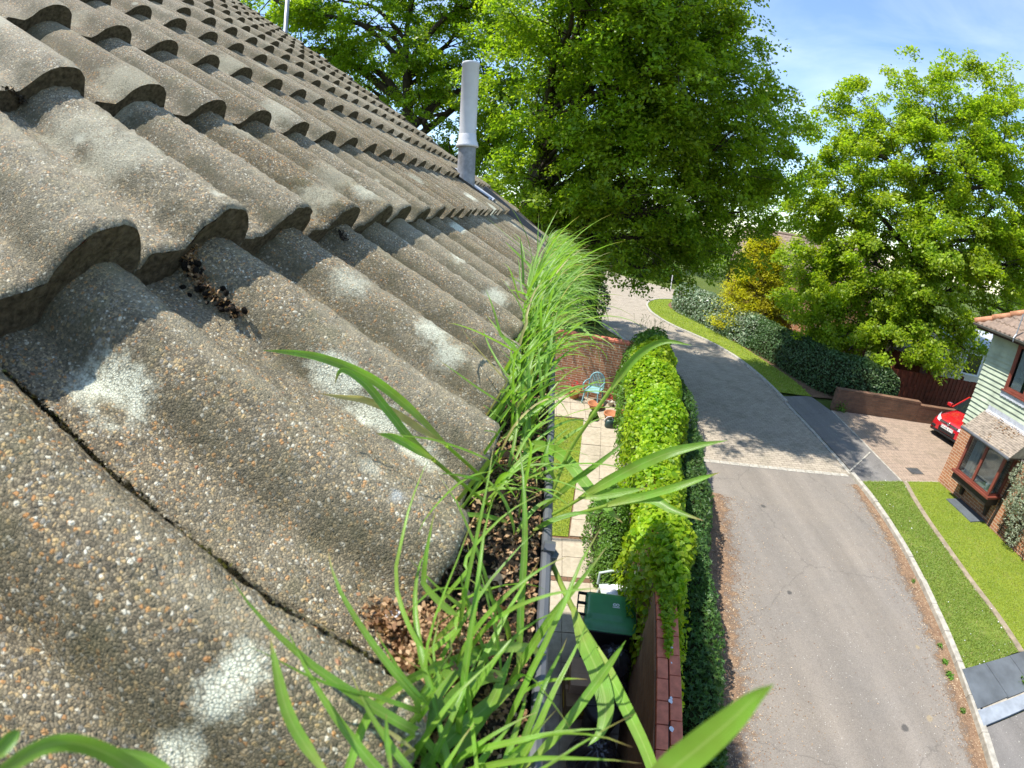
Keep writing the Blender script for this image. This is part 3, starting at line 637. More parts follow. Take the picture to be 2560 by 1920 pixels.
# ------------------------------------------------------------------ grass blades standing on turf
def turf_blades(name, pts, z, h, w, mat, lab, cat='grass', lean=.5):
    n = len(pts); a = rng.uniform(0, 2*math.pi, n); hh = h*rng.uniform(.5, 1.25, n); ww = w*rng.uniform(.7, 1.3, n)
    P = np.c_[pts, np.full(n, z)]; d = np.stack([np.cos(a), np.sin(a)], 1); la = rng.uniform(.1, lean, n)*2
    s = np.stack([-d[:, 1], d[:, 0], np.zeros(n)], 1)*ww[:, None]/2; D = np.c_[d*la[:, None], np.ones(n)]; D /= np.linalg.norm(D, axis=1)[:, None]
    m_ = P+D*(hh*.55)[:, None]; D2 = D.copy(); D2[:, 2] *= .55; tip = m_+D2*(hh*.6)[:, None]
    V = np.stack([P-s, P+s, m_+s*.8, m_-s*.8, tip], 1).reshape(-1, 3); b = np.arange(n)[:, None]*5
    F = [tuple(x) for x in np.concatenate([b+np.array([[0, 1, 2, 3]])])]; F2 = b+np.array([[3, 2, 4]])
    me = mk(name, V, [*F, *map(tuple, F2)], mat, uv=np.tile(np.array([[0, .3], [1, .3], [.9, .6], [.1, .6], [.5, 1]]), (n, 1)))
    me['label'] = lab; me['category'] = cat; return kind(me, 'stuff')
def inside(poly, n):
    P = np.array(poly); lo, hi = P.min(0), P.max(0); out = []
    while len(out) < n:
        q = rng.uniform(lo, hi, (n*2, 2)); c = np.zeros(len(q), bool)
        for i in range(len(P)):
            a, b = P[i], P[i-1]; k = ((a[1] > q[:, 1]) != (b[1] > q[:, 1])) & (q[:, 0] < (b[0]-a[0])*(q[:, 1]-a[1])/(b[1]-a[1]+1e-12)+a[0]); c ^= k
        out += list(q[c])
    return np.array(out[:n])
pv1 = inside([tuple(p) for p in v1]+[(8.42, 8.43), (9.93, 8.46)]+[tuple(p) for p in EDGE[::-1]]+[(8.70, 2.92), (7.13, 2.82)], 26000)
thin = np.sin(pv1[:, 0]*3.1+1)*np.sin(pv1[:, 1]*2.3)+np.sin(pv1[:, 1]*5.1+pv1[:, 0]*4)*.5
pv1 = pv1[rng.random(len(pv1)) > np.clip((thin-.6)*1.2, 0, .6)]
turf_blades('verge_grass', pv1, .07, .055, .009, MT['lawnblade2'], 'short patchy grass of the strip between kerb and edging')
dz_ = pv1[rng.integers(0, len(pv1), 46)]; kind(tag(flakes(np.c_[dz_, np.full(46, .115)], .012, 'daisies', MT['white'], .3, (1, 1)), 'a few tiny white daisies in the verge grass', 'daisies'), 'stuff')
turf_blades('lawn_grass', inside([tuple(p) for p in offset(EDGE, .17)]+[(10.12, 8.46), (11.42, 8.46), (11.42, 2.9), (8.92, 2.9)], 26000), .07, .04, .008, MT['lawnblade'], 'even yellow-green lawn in front of the boarded house')
turf_blades('far_verge_grass', inside([tuple(p) for p in vg]+[tuple(p) for p in inner[::-1]], 9000), .06, .08, .02, MT['lawnblade'], 'bright grass verge curving in front of the clipped hedge')
# ------------------------------------------------------------------ rest of the near house: walls, gutter, flue
mb = MB(); mb.box(-7.9, -.13, -6.0, 4.08, -.02, 5.02)
g_ = 5.02+ (3.9)*math.tan(AL)
mb.add([(-.13, 4.08, 5.02), (-7.9, 4.08, 5.02), (-4.0, 4.08, 7.95), (-.13, -6, 5.02), (-7.9, -6, 5.02), (-4.0, -6, 7.95)], [(0, 1, 2), (3, 5, 4)])
mb.build('wall', M_brick('near_house_brick', (.36, .16, .085), (.28, .12, .065), (.42, .35, .27), axes='SZ'), home)
mb = MB(); mb.box(-.135, -.062, -6, 4.16, 4.98, 5.14); mb.build('fascia', MT['darkwood'], home)
mb = MB()                                         # back slope, so that the roof is whole
a = roof_pt(0, NROW*G+.02, -.05); mb.add([(a[0], -1.25, a[2]), (a[0], VERGE, a[2]), (-8.0, VERGE, 5.1), (-8.0, -1.25, 5.1)], [(0, 1, 2, 3)]); mb.add([(a[0], -6, a[2]), (a[0], -1.25, a[2]), (-.1, -1.25, 5.1), (-.1, -6, 5.1)], [(0, 1, 2, 3)])
mb.build('rear_slope', MT['roof_far'], home)
mb = MB(); a, b = roof_pts(np.array([VERGE]*2), np.array([0.0, NROW*G]), np.array([-.05, -.05])); mb.tube([a, b], .03, 6); mb.build('verge', MT['mortar'], home)
# verge cover strip: a dark slot with a raised lip near the far end of the roof
mb = MB(); V = [roof_pt(3.35, .0, -.002), roof_pt(3.395, .0, -.002), roof_pt(2.99+.045, .56, .0), roof_pt(2.99, .56, .0)]
for i in range(6): pass
mb.add([roof_pt(3.30, .02, .006), roof_pt(3.36, .02, .006), roof_pt(3.36, .60, .006), roof_pt(3.30, .60, .006), roof_pt(3.30, .02, -.04), roof_pt(3.36, .02, -.04), roof_pt(3.36, .60, -.04), roof_pt(3.30, .60, -.04)], [(0, 1, 2, 3), (4, 7, 6, 5), (0, 4, 5, 1), (1, 5, 6, 2), (2, 6, 7, 3), (3, 7, 4, 0)])
mb.build('cover_strip', MT['slot'], home)
# half round gutter
GX, GZ, GR = .006, 5.118, .057
def gut_pt(a, y, r): return (GX+r*math.cos(a), y, GZ+r*math.sin(a))
gr = thing('gutter', 'grey half round gutter along the tile ends, choked with soil and grass', 'gutter', (0, 0, 0))
mb = MB(); ys = np.linspace(-2.5, 4.15, 30); th = np.linspace(math.pi, 2*math.pi, 11)
for r, flip in ((GR, False), (GR-.004, True)):
    for i in range(len(ys)-1):
        for j in range(10):
            q = [gut_pt(th[j], ys[i], r), gut_pt(th[j+1], ys[i], r), gut_pt(th[j+1], ys[i+1], r), gut_pt(th[j], ys[i+1], r)]
            mb.add(q if flip else q[::-1], [(0, 1, 2, 3)])
mb.build('channel', MT['plastic_gutter'], gr)
mb = MB(); mb.tube([(GX+GR-.001, y, GZ+.001) for y in ys], .0048, 8); mb.build('front_rim', MT['plastic_gutter'], gr)
for y in (.30, 1.2, 2.1, 3.0):
    mb = MB(); mb.tube([gut_pt(a, y, GR+.004) for a in np.linspace(math.pi*1.02, 2*math.pi, 10)], .007, 6); mb.tube([(GX+GR-.004, y, GZ+.007), (GX+GR+.006, y, GZ+.006)], .006, 6); mb.build('bracket', MT['plastic_gutter'], gr)
# the flue pipe and its flashing
FU, FV = 2.93, .66
fx, fy, fz = roof_pt(FU, FV, -.03)
fl = thing('flue_pipe', 'tall pale grey flue pipe standing on the tiled roof slope', 'flue', (fx, fy, fz))
mb = MB(); mb.lathe([(.058, -.12), (.058, .02), (.056, .235)], n=28); mb.build('base_sleeve', MT['fluebase'], fl, True)
mb = MB(); mb.lathe([(.0, .222), (.071, .222), (.073, .228), (.071, .236), (.058, .272), (.0565, .30), (.054, .305)], n=28); mb.build('storm_collar', MT['flue'], fl, True)
mb = MB(); mb.lathe([(.0545, .285), (.0545, .755), (.0565, .757), (.0565, .770), (.0545, .772), (.049, .772), (.049, .70), (0, .70)], n=28); mb.build('pipe', MT['flue'], fl, True)
mb = MB()
q = [(FU-.13, FV-.20), (FU+.24, FV-.20), (FU+.24, FV+.11), (FU-.13, FV+.11)]
nu, nv = 26, 8; V = []
for j in range(nv):
    for i in range(nu):
        u = q[0][0]+(q[1][0]-q[0][0])*i/(nu-1); v = q[0][1]+(q[2][1]-q[0][1])*j/(nv-1); p_ = (u-U0)/SP; p_ -= round(p_)
        V.append(roof_pt(u, v, float(profile(np.array(p_)))*.85+.004-.027*((v/G) % 1)))
W0 = len(mb.V); mb.add(V, [(j*nu+i, j*nu+i+1, (j+1)*nu+i+1, (j+1)*nu+i) for j in range(nv-1) for i in range(nu-1)])
mb.V = [(a-fx, b-fy, c-fz) for a, b, c in mb.V]; mb.build('flashing', MT['lead'], fl, True)
# the pole rising behind the roof
pl = thing('lamp_column', 'plain grey metal column rising behind the tiled roof, top out of the photo', 'pole', (-3.82, 5.86, 0))
mb = MB(); mb.tube([(0, 0, -.1), (0, 0, 1.1)], .075, 14); mb.build('base', MT['galv'], pl, True)
mb = MB(); mb.tube([(0, 0, 1.08), (0, 0, 5), (0, 0, 9.8)], [.042, .036, .030], 12); mb.build('shaft', MT['galv'], pl, True)
mb = MB(); mb.tube([(0, 0, 9.8), (.1, 0, 10.0), (.5, 0, 10.1)], .025, 8); mb.build('arm', MT['galv'], pl, True)
mb = MB(); mb.box(.45, .95, -.1, .1, 10.04, 10.16, .03); mb.build('lantern', MT['flue'], pl)
# ------------------------------------------------------------------ garden below the gutter
sl2 = MB()
def slabgrid(x0, x1, y0, y1, nx, ny, z=.0, gap=.008, sh=None):
    for i in range(nx):
        for j in range(ny):
            a, b = x0+(x1-x0)*i/nx, x0+(x1-x0)*(i+1)/nx; c, d = y0+(y1-y0)*j/ny, y0+(y1-y0)*(j+1)/ny; dz = rng.normal(0, .004)
            f = sh or (lambda x, y: (x, y))
            P = [f(a+gap/2, c+gap/2), f(b-gap/2, c+gap/2), f(b-gap/2, d-gap/2), f(a+gap/2, d-gap/2)]; sl2.prism(P, -.03, .022+dz)
slabgrid(-.25, 1.55, -2.0, 5.02, 4, 14)
slabgrid(-.25, 1.55, 5.12, 6.06, 4, 2)
PA = lambda x, y: (x*(.86 if y < 7.3 else .9+.06*min(1, (y-7.3)/3.5))+.84+(y-6.6)*.103, y)
slabgrid(0, .98, 6.14, 11.0, 2, 10, sh=lambda x, y: (x+.79+(y-6.2)*.103, y))
slabgrid(.1, 2.6, 11.02, 12.5, 6, 3)
kind(sl2.build('patio', MT['slabs']), 'structure')
mb = MB()
for i in range(9): mb.box(-.25+i*.2, -.25+i*.2+.19, 5.025, 5.115, -.03, .02, .004)
kind(mb.build('patio_brick_course', MT['brick_low']), 'structure')
sheet('patio_bed', [(-.2, -2), (1.3, -2), (1.5, 3.5), (1.7, 6.0), (-.2, 6.0)], .006, MT['edging'])
sheet('garden_soil', [(-1.5, -3), (1.3, -3), (1.4, 1), (2.9, 12.6), (-1.5, 13)], -.006, MT['earth'])
LW = [(-.9, 6.12), (.76, 6.12), (.80, 6.6), (1.02, 8.5), (1.15, 9.6), (1.27, 10.95), (-.9, 10.95)]
sheet('garden_lawn', LW, .012, MT['turf2'])
turf_blades('garden_grass', inside(LW, 9000), .012, .06, .010, MT['lawnblade2'], 'strip of lawn between the house and the slab path')
# wall along the road with brick-on-edge coping
WX = lambda y: .985+.148*y
wl = thing('garden_wall', 'long brown brick garden wall with red coping, half buried in ivy', 'garden wall', (0, 0, 0))
ang = math.atan2(.148, 1)
def wallbox(y0, y1, x_off0, x_off1, z0, z1, bev=0.0, m=None):
    c = ((WX(y0)+WX(y1))/2+(x_off0+x_off1)/2, (y0+y1)/2, (z0+z1)/2); return m.obox(c, ((x_off1-x_off0)/2, (y1-y0)/2*math.hypot(1, .148), (z1-z0)/2), -ang, 0, bev)
mb = MB(); wallbox(-3, 12.9, .0, .225, -.05, 1.70, 0, mb); mb.build('brickwork', MT['brick_garden'], wl)
mb = MB(); wallbox(-3, 12.9, .012, .215, 1.69, 1.712, 0, mb); mb.build('mortar_bed', MT['mortar'], wl)
mb = MB(); y = -3.0
while y < 12.8:
    for a, b, s in ((.012, .115, 0), (.130, .238, .03)):
        wallbox(y+.004+s, y+.222+s, a+rng.normal(0, .0015), b, 1.705, 1.752+rng.normal(0, .002), .006, mb)
    y += .2285
mb.build('coping', MT['coping'], wl)
spl = MB()
for yy, o_, r in ((2.02, .135, .022), (2.05, .14, .012), (2.6, .155, .014), (2.95, .075, .010), (3.0, .16, .012), (2.42, .15, .009), (1.75, .14, .02), (2.72, .13, .008)):
    n = 9; V = [(WX(yy)+o_+r*math.cos(k*2*math.pi/n)*rng.uniform(.6, 1.2), yy+1.3*r*math.sin(k*2*math.pi/n)*rng.uniform(.6, 1.2), 1.7565) for k in range(n)]; spl.add(V, [tuple(range(n))])
spl.build('droppings', MT['white'], wl)
# wall across the end of the garden
w2 = thing('end_wall', 'warm red brick wall closing the far end of the garden', 'garden wall', (0, 0, 0))
mb = MB(); A, B = np.array([-4.5, 14.6]), np.array([2.75, 12.35]); d = B-A; L = np.linalg.norm(d); c = (A+B)/2; a_ = math.atan2(d[1], d[0])
mb.obox((c[0], c[1], .92), (L/2, .11, .94), a_); mb.build('brickwork', MT['brick_house'], w2)
mb = MB(); n = int(L/.23)
for i in range(n):
    p_ = A+d*(i+.5)/n; mb.obox((p_[0], p_[1], 1.895), (L/n/2-.005, .125, .035), a_, 0, .006)
mb.build('coping', MT['coping'], w2)

# wheelie bin seen from above
bn = thing('wheelie_bin', 'black wheelie bin with a green lid beside the brick garden wall', 'wheelie bin', (1.13, 3.60, .02), math.radians(-6))
def frust(mb, a, b, z0, z1, bev=.0):
    (ax0, ax1, ay0, ay1), (bx0, bx1, by0, by1) = a, b
    V = [(ax0, ay0, z0), (ax1, ay0, z0), (ax1, ay1, z0), (ax0, ay1, z0), (bx0, by0, z1), (bx1, by0, z1), (bx1, by1, z1), (bx0, by1, z1)]
    return mb.add(V, [(3, 2, 1, 0), (4, 5, 6, 7), (0, 1, 5, 4), (1, 2, 6, 5), (2, 3, 7, 6), (3, 0, 4, 7)])
mb = MB(); frust(mb, (-.24, .24, -.20, .20), (-.30, .30, -.28, .28), .06, .97); mb.box(-.315, .315, -.295, .295, .95, .99, .012); b_ = mb.build('body', MT['binbody'], bn)
bv = b_.modifiers.new('b', 'BEVEL'); bv.width = .02; bv.segments = 3
mb = MB()
prof = []                                        # lid: crowned, raised panel
nx_, ny_ = 22, 20; V = []
for j in range(ny_):
    for i in range(nx_):
        x, y = -.305+.625*i/(nx_-1), -.285+.58*j/(ny_-1); ex, ey = (x-.0075)/.3125, (y-.005)/.29
        k = (abs(ex)**6+abs(ey)**6)**(1/6); z = 1.0+.045*max(0, 1-k**8)
        if -.28 < x < .19 and -.13 < y < .30: z += .026*min(1, (.19-x)/.03, (y+.13)/.03)
        V.append((x*(1 if k < .99 else .985), y*(1 if k < .99 else .985)+.0, z))
top = [(j*nx_+i, j*nx_+i+1, (j+1)*nx_+i+1, (j+1)*nx_+i) for j in range(ny_-1) for i in range(nx_-1)]; mb.add(V, top)
mb.box(-.31, .325, -.292, .30, .985, 1.006, .01); ld = mb.build('lid', MT['binlid'], bn, True)
mb = MB()
mb.box(-.415, -.398, -.27, .27, .99, 1.03, .006)
for y in (-.27, -.09, .09, .25): mb.box(-.41, -.30, y, y+.022, .99, 1.03, .005)
mb.build('handle', MT['binbody'], bn)
mb = MB()                                        # printed mark: two eyes over a line
for cx in (.045, .082):
    for rr_, r2 in ((.011, .023),):
        n = 18; V = [(cx+r*math.cos(k*2*math.pi/n), .085+r*1.05*math.sin(k*2*math.pi/n), 1.0735) for r in (rr_, r2) for k in range(n)]; mb.add(V, [(k, n+k, n+(k+1) % n, (k+1) % n) for k in range(n)])
mb.box(.02, .108, .040, .052, 1.0725, 1.0738); mb.build('printed_mark', MT['white'], bn)
for sx in (-.24, .24):
    mb = MB(); M = Matrix.Translation((sx, .22, .10)) @ Matrix.Rotation(math.pi/2, 4, 'Y'); w_ = MB(); w_.lathe([(0, -.025), (.09, -.025), (.10, -.015), (.10, .015), (.09, .025), (0, .025)], n=20)
    mb.add([tuple(M @ Vector(v)) for v in w_.V], w_.F); mb.build('wheel', MT['tyre'], bn, True)

# full black sacks
def sack(name, label, c, rx, ry, h, seed, knot=True):
    t = thing(name, label, 'rubbish bag', (c[0], c[1], c[2]), 0, 'black rubbish bags by the wall')
    r = np.random.default_rng(seed); bm = bmesh.new(); bmesh.ops.create_icosphere(bm, subdivisions=5, radius=1)
    K = [(r.uniform(0, 6.28), r.integers(5, 13), r.uniform(.02, .05)) for _ in range(5)]; lump = r.normal(0, 1, (9, 3)); lump /= np.linalg.norm(lump, axis=1)[:, None]
    for v in bm.verts:
        x, y, z = v.co; a = math.atan2(y, x); rad = math.hypot(x, y); k = 1.0
        for p_, n_, q_ in K: k += q_*math.sin(n_*a+p_+z*2.5)*(.3+.7*abs(z))*min(1, rad*2)
        for l in lump: k += .07*max(0, v.co.dot(Vector(l))-.55)
        pl_ = .035*abs(math.sin(a*11+K[0][0]+2*math.sin(z*4)))*max(0, z)*(1-.4*rad)
        zz = z*k if z > 0 else z*.75
        v.co = Vector((x*rx*k, y*ry*k, h*.5+zz*h*.5+pl_*h - .12*h*max(0, .35-rad)*(1 if z > 0 else 0)))
        if v.co.z < .0: v.co.z = 0
    V = [tuple(v.co) for v in bm.verts]; bm.verts.index_update(); F = [tuple(v.index for v in f.verts) for f in bm.faces]; bm.free()
    mk('body', V, F, MT['bag'], t, True)
    mb = MB()
    for k in range(9):
        a = k*.7; mb.add([(0, 0, h*.93), (.025*math.cos(a), .025*math.sin(a), h*.97), (.06*math.cos(a+.3), .06*math.sin(a+.3), h*(1.0+.03*(k % 3))), (.05*math.cos(a+.7), .05*math.sin(a+.7), h*.99)], [(0, 1, 2, 3)])
    mb.build('knot', MT['bag'], t); return t
sack('rubbish_bag', 'puffed black rubbish bag lying against the green lidded bin', (1.20, 3.20, .02), .27, .25, .80, 3)
sack('rubbish_bag', 'lower black rubbish bag between the cardboard boxes and the wall', (1.24, 2.93, .02), .22, .22, .52, 5)
sack('rubbish_bag', 'black rubbish bag nearest the camera at the foot of the wall', (.98, 2.05, .02), .27, .28, .66, 8)
# round black bin with a flat ribbed lid
rb_ = thing('dustbin', 'round black dustbin with a ribbed lid between the bags', 'dustbin', (1.07, 2.55, .02))
mb = MB(); mb.lathe([(0, 0), (.17, 0), (.215, .60)], n=28); mb.build('body', MT['binbody'], rb_, True)
mb = MB(); mb.lathe([(.225, .585), (.23, .61), (.225, .63), (.19, .645), (.0, .655)], n=28); l_ = mb.build('lid', MT['binbody'], rb_, True)
mb = MB(); mb.box(-.035, .035, -.12, .12, .652, .675, .008); mb.box(-.20, .20, -.012, .012, .648, .662, .004); mb.build('lid_handle', MT['binbody'], rb_)
# cardboard boxes
def carton(label, c, s, rot, mat, flaps=False):
    t = thing('cardboard_box', label, 'cardboard box', c, rot, 'cardboard boxes by the bags')
    mb = MB(); mb.box(-s[0], s[0], -s[1], s[1], 0, 2*s[2], .003); mb.build('body', mat, t)
    mb = MB(); mb.box(-s[0], s[0], -.03, .03, 2*s[2], 2*s[2]+.002); mb.build('tape', MT['card'], t)
    if flaps:
        mb = MB(); mb.box(-s[0]-.0015, -s[0], -s[1]*.6, s[1]*.2, s[2]*.5, s[2]*1.1); mb.build('print', MT['yellow'], t); mb = MB(); mb.box(-s[0]*.3, s[0]*.5, -s[1]-.0015, -s[1], s[2]*.6, s[2]*1.2); mb.build('print', MT['yellow'], t)
    return t
carton('larger printed cardboard box underneath, with yellow marks', (.84, 2.95, .02), (.17, .26, .17), .05, MT['cardin'], True)
carton('plain brown cardboard box on top, closed flaps up', (.85, 3.05, .362), (.14, .20, .10), -.03, MT['card'])

# resin garden chairs
def garden_chair(loc, rot, mat, label, slats=9):
    t = thing('garden_chair', label, 'chair', loc, rot)
    for sx in (-1, 1):
        for sy in (-1, 1):
            mb = MB(); mb.tube([(sx*.20, sy*.19, .42), (sx*.25, sy*(.25 if sy > 0 else .23), 0)], [.026, .02], 8); mb.build('leg', mat, t)
    mb = MB(); mb.box(-.23, .23, -.22, .22, .40, .43, .012); mb.build('seat', mat, t)
    mb = MB(); R_ = .235; arch = [(R_*math.cos(a), .22+.10*(1-0)*math.sin(a)*.6+.0, .62+.26*math.sin(a)) for a in np.linspace(0, math.pi, 15)]
    mb.tube([(.235, .20, .42)]+arch+[(-.235, .20, .42)], .02, 8); mb.build('back_frame', mat, t)
    for i in range(slats):
        x = -.19+.38*i/(slats-1); zt = .62+.26*math.sqrt(max(0, 1-(x/R_)**2)); mb = MB(); mb.box(x-.012, x+.012, .205, .217, .43, .5); mb.tube([(x, .21, .43), (x, .235, .62), (x, .22+.06*math.sqrt(max(0, 1-(x/R_)**2)), zt)], .010, 6); mb.build('back_slat', mat, t)
    for sx in (-1, 1):
        mb = MB(); mb.tube([(sx*.255, .20, .63), (sx*.275, -.05, .65), (sx*.265, -.23, .63), (sx*.245, -.23, .42)], .02, 8); mb.build('armrest', mat, t)
    return t
garden_chair((1.40, 4.42, .02), math.radians(-82), MT['chair'], 'pale grey-green plastic garden chair holding rubbish behind the bin')
s_ = MB(); bm = bmesh.new(); bmesh.ops.create_icosphere(bm, subdivisions=4, radius=1)
for v in bm.verts: v.co = Vector((v.co.x*.15*(1+.15*math.sin(v.co.z*9+v.co.y*6)), v.co.y*.17*(1+.12*math.sin(v.co.x*8)), max(-.02, .10+v.co.z*.11*(1+.2*math.sin(v.co.x*11+v.co.y*7)))))
bm.verts.index_update(); o = mk('carrier_bag', [tuple(v.co) for v in bm.verts], [tuple(v.index for v in f.verts) for f in bm.faces], MT['cloth'], None, True, loc=(1.38, 4.34, .452)); bm.free()
tag(o, 'crumpled white plastic bag lying on the grey-green garden chair', 'plastic bag')
mb = MB(); mb.lathe([(0, 0), (.035, 0), (.037, .10), (.02, .13), (.014, .16), (0, .16)], n=14); o = mb.build('plastic_bottle', MT['orange'], None, True, loc=(1.53, 4.27, .455)); tag(o, 'small orange bottle standing beside the white bag on the chair', 'bottle')
garden_chair((1.60, 12.15, .02), math.radians(-25), MT['chairblue'], 'blue-grey plastic garden chair in front of the end wall')
# pots and clutter at the end of the path
def pot(loc, r, h, label, plant=None, mat='terracotta', rot=0):
    t = thing('flower_pot', label, 'flower pot', loc, rot, 'flower pots at the end of the path')
    mb = MB(); mb.lathe([(0, 0), (r*.68, 0), (r*.95, h*.8), (r*1.06, h*.8), (r*1.06, h), (r*.92, h), (r*.88, h*.82), (0, h*.80)], n=22); mb.build('pot', MT[mat], t, True)
    if plant:
        n, sz, m_, hh = plant; P = rng.normal(0, 1, (n, 3))*np.array([r*.7, r*.7, hh*.35])+[0, 0, h+hh*.5]; V, F = leafcards(P, sz); kind(mk('plant', V, F, MT[m_], t), 'stuff')
    return t
IVY = np.array([(-.5, 0, 0), (-.3, .42, .10), (.05, .36, .06), (.55, 0, -.05), (.05, -.36, .06), (-.3, -.42, .10)])
def leafcards(P, size, nrm=None, spread=.8, shape='fold', droop=0.0, rg=None):
    """many single leaves: a folded diamond of two quads (or the ivy outline)"""
    rg = rg or rng; n = len(P); P = np.asarray(P, float)
    N = rg.normal(0, spread, (n, 3)); N += np.array([0, 0, 1.0]) if nrm is None else nrm
    N /= np.linalg.norm(N, axis=1)[:, None]+1e-9
    T = rg.normal(0, 1, (n, 3)); T[:, 2] -= droop; T -= N*(T*N).sum(1)[:, None]; T /= np.linalg.norm(T, axis=1)[:, None]+1e-9; B = np.cross(N, T)
    s = size*rg.uniform(.6, 1.35, n)
    if shape == 'fold':
        q = [(-.5, 0, 0), (-.05, .30, .09), (.5, 0, -.06), (-.05, -.30, .09)]; fs = [(0, 3, 2, 1)]
    elif shape == 'ivy': q = [tuple(x) for x in IVY]; fs = [(0, 3, 2, 1), (0, 5, 4, 3)]
    elif shape == 'lobed':
        q = [(-.5, 0, 0), (-.15, .13, .03), (.02, .40, .05), (.10, .12, .01), (.6, 0, -.06), (.10, -.12, .01), (.02, -.40, .05), (-.15, -.13, .03)]; fs = [(0, 4, 3, 1), (1, 3, 2, 2), (0, 7, 5, 4), (7, 6, 6, 5)]
    elif shape == 'long': q = [(-.5, 0, 0), (0, .14, .04), (.5, 0, -.08), (0, -.14, .04)]; fs = [(0, 3, 2, 1)]
    k = len(q); V = np.stack([P+T*(s*x)[:, None]+B*(s*y)[:, None]+N*(s*z)[:, None] for x, y, z in q], 1).reshape(-1, 3)
    if shape == 'lobed':
        b = np.arange(n)[:, None]*k
        F = [tuple(x) for f in ((0, 4, 3, 1), (0, 7, 5, 4)) for x in (b+np.array(f))]+[tuple(x) for f in ((1, 3, 2), (7, 6, 5)) for x in (b+np.array(f))]
    else: F = np.concatenate([np.arange(n)[:, None]*k+np.array(f) for f in fs])
    return V, F
pot((2.02, 10.95, .02), .20, .26, 'big terracotta pot behind the dark watering can, empty')
pot((2.38, 11.15, .02), .19, .24, 'wide terracotta pot nearest the ivy, empty', None)
pot((1.66, 11.75, .02), .22, .16, 'shallow terracotta bowl in front of the blue-grey chair')
pot((2.33, 11.85, .02), .10, .16, 'small pale pot with white flowers by the end wall', (60, .06, 'cloth', .2), 'cream')
pot((2.15, 12.02, .02), .10, .16, 'small pale pot with red flowers by the end wall', (70, .05, 'flower', .22), 'cream')
pot((1.05, 12.35, .02), .19, .28, 'terracotta pot of orange-red flowers in the shade left of the chair', (110, .06, 'flower', .25))
pot((2.42, 12.2, .02), .09, .36, 'tall white plastic pot against the end wall', None, 'white')
wc = thing('watering_can', 'dark green watering can lying on the slab path in front of the pots', 'watering can', (1.98, 10.62, .02), math.radians(15))
mb = MB(); mb.lathe([(0, 0), (.13, 0), (.145, .04), (.14, .18), (.10, .23), (.05, .235), (.045, .22)], n=20, sx=1.15, sy=.8); mb.build('body', MT['greycan'], wc, True)
mb = MB(); mb.tube([(.12, 0, .08), (.24, 0, .20), (.30, 0, .29)], [.026, .018, .014], 8); mb.build('spout', MT['greycan'], wc, True)
mb = MB(); mb.tube([(-.14, 0, .10), (-.20, 0, .20), (-.12, 0, .30), (0, 0, .31), (.06, 0, .24)], .012, 8); mb.build('handle', MT['flue'], wc, True)
pl_ = thing('wall_light_box', 'small white painted post stub by the path below the ivy', 'post', (2.26, 9.55, 0))
mb = MB(); mb.box(-.05, .05, -.05, .05, 0, .55, .01); mb.build('stub', MT['white'], pl_)
# ------------------------------------------------------------------ ivy, shrubs, hedges
def smooth_noise(P, f, seed):
    r = np.random.default_rng(seed); o = np.zeros(len(P))
    for k in range(5):
        d = r.normal(0, 1, 3); d /= np.linalg.norm(d); o += np.sin((P@d)*f*r.uniform(.6, 1.6)+r.uniform(0, 6.28))
    return o/5
def mound(path, half, top, n, size, seed, bulge=.12, depth=.10, zlow=.0, p=3.0, bf=2.4):
    """points and outward normals over a rounded hedge section swept along a path (x, y); half and top vary along it"""
    r = np.random.default_rng(seed); path = np.asarray(path, float); D = np.r_[0, np.cumsum(np.linalg.norm(np.diff(path, axis=0), axis=1))]
    s = r.uniform(0, D[-1], n); c = np.stack([np.interp(s, D, path[:, i]) for i in (0, 1)], 1)
    T = np.stack([np.interp(s, D, np.gradient(path[:, i], D)) for i in (0, 1)], 1); T /= np.linalg.norm(T, axis=1)[:, None]; Nn = np.stack([T[:, 1], -T[:, 0]], 1)
    h = np.interp(s, D, np.interp(np.linspace(0, 1, len(D)), np.linspace(0, 1, len(half)), half)); t = np.interp(s, D, np.interp(np.linspace(0, 1, len(D)), np.linspace(0, 1, len(top)), top))
    end = np.clip(np.minimum(s, D[-1]-s)/.5, 0, 1)**.5; h = h*(.35+.65*end); t = zlow+(t-zlow)*(.6+.4*end)
    a = r.uniform(-.12, math.pi+.12, n); ca, sa = np.cos(a), np.sin(a); k = (np.abs(ca)**p+np.abs(np.maximum(sa, 0))**p)**(-1/p)
    x, z = ca*k, np.maximum(sa*k, -.1)
    P = np.c_[c+Nn*(x*h)[:, None], zlow+z*(t-zlow)]; N = np.c_[Nn*(ca*np.abs(ca)**.5)[:, None], np.abs(sa)**1.2*np.sign(sa)]; N /= np.linalg.norm(N, axis=1)[:, None]+1e-9
    b = smooth_noise(P, bf, seed)*bulge+smooth_noise(P, bf*3.1, seed+1)*bulge*.5 - np.abs(r.normal(0, .5, n))*depth
    P = P+N*b[:, None]; P[:, 2] = np.maximum(P[:, 2], .01); return P, N
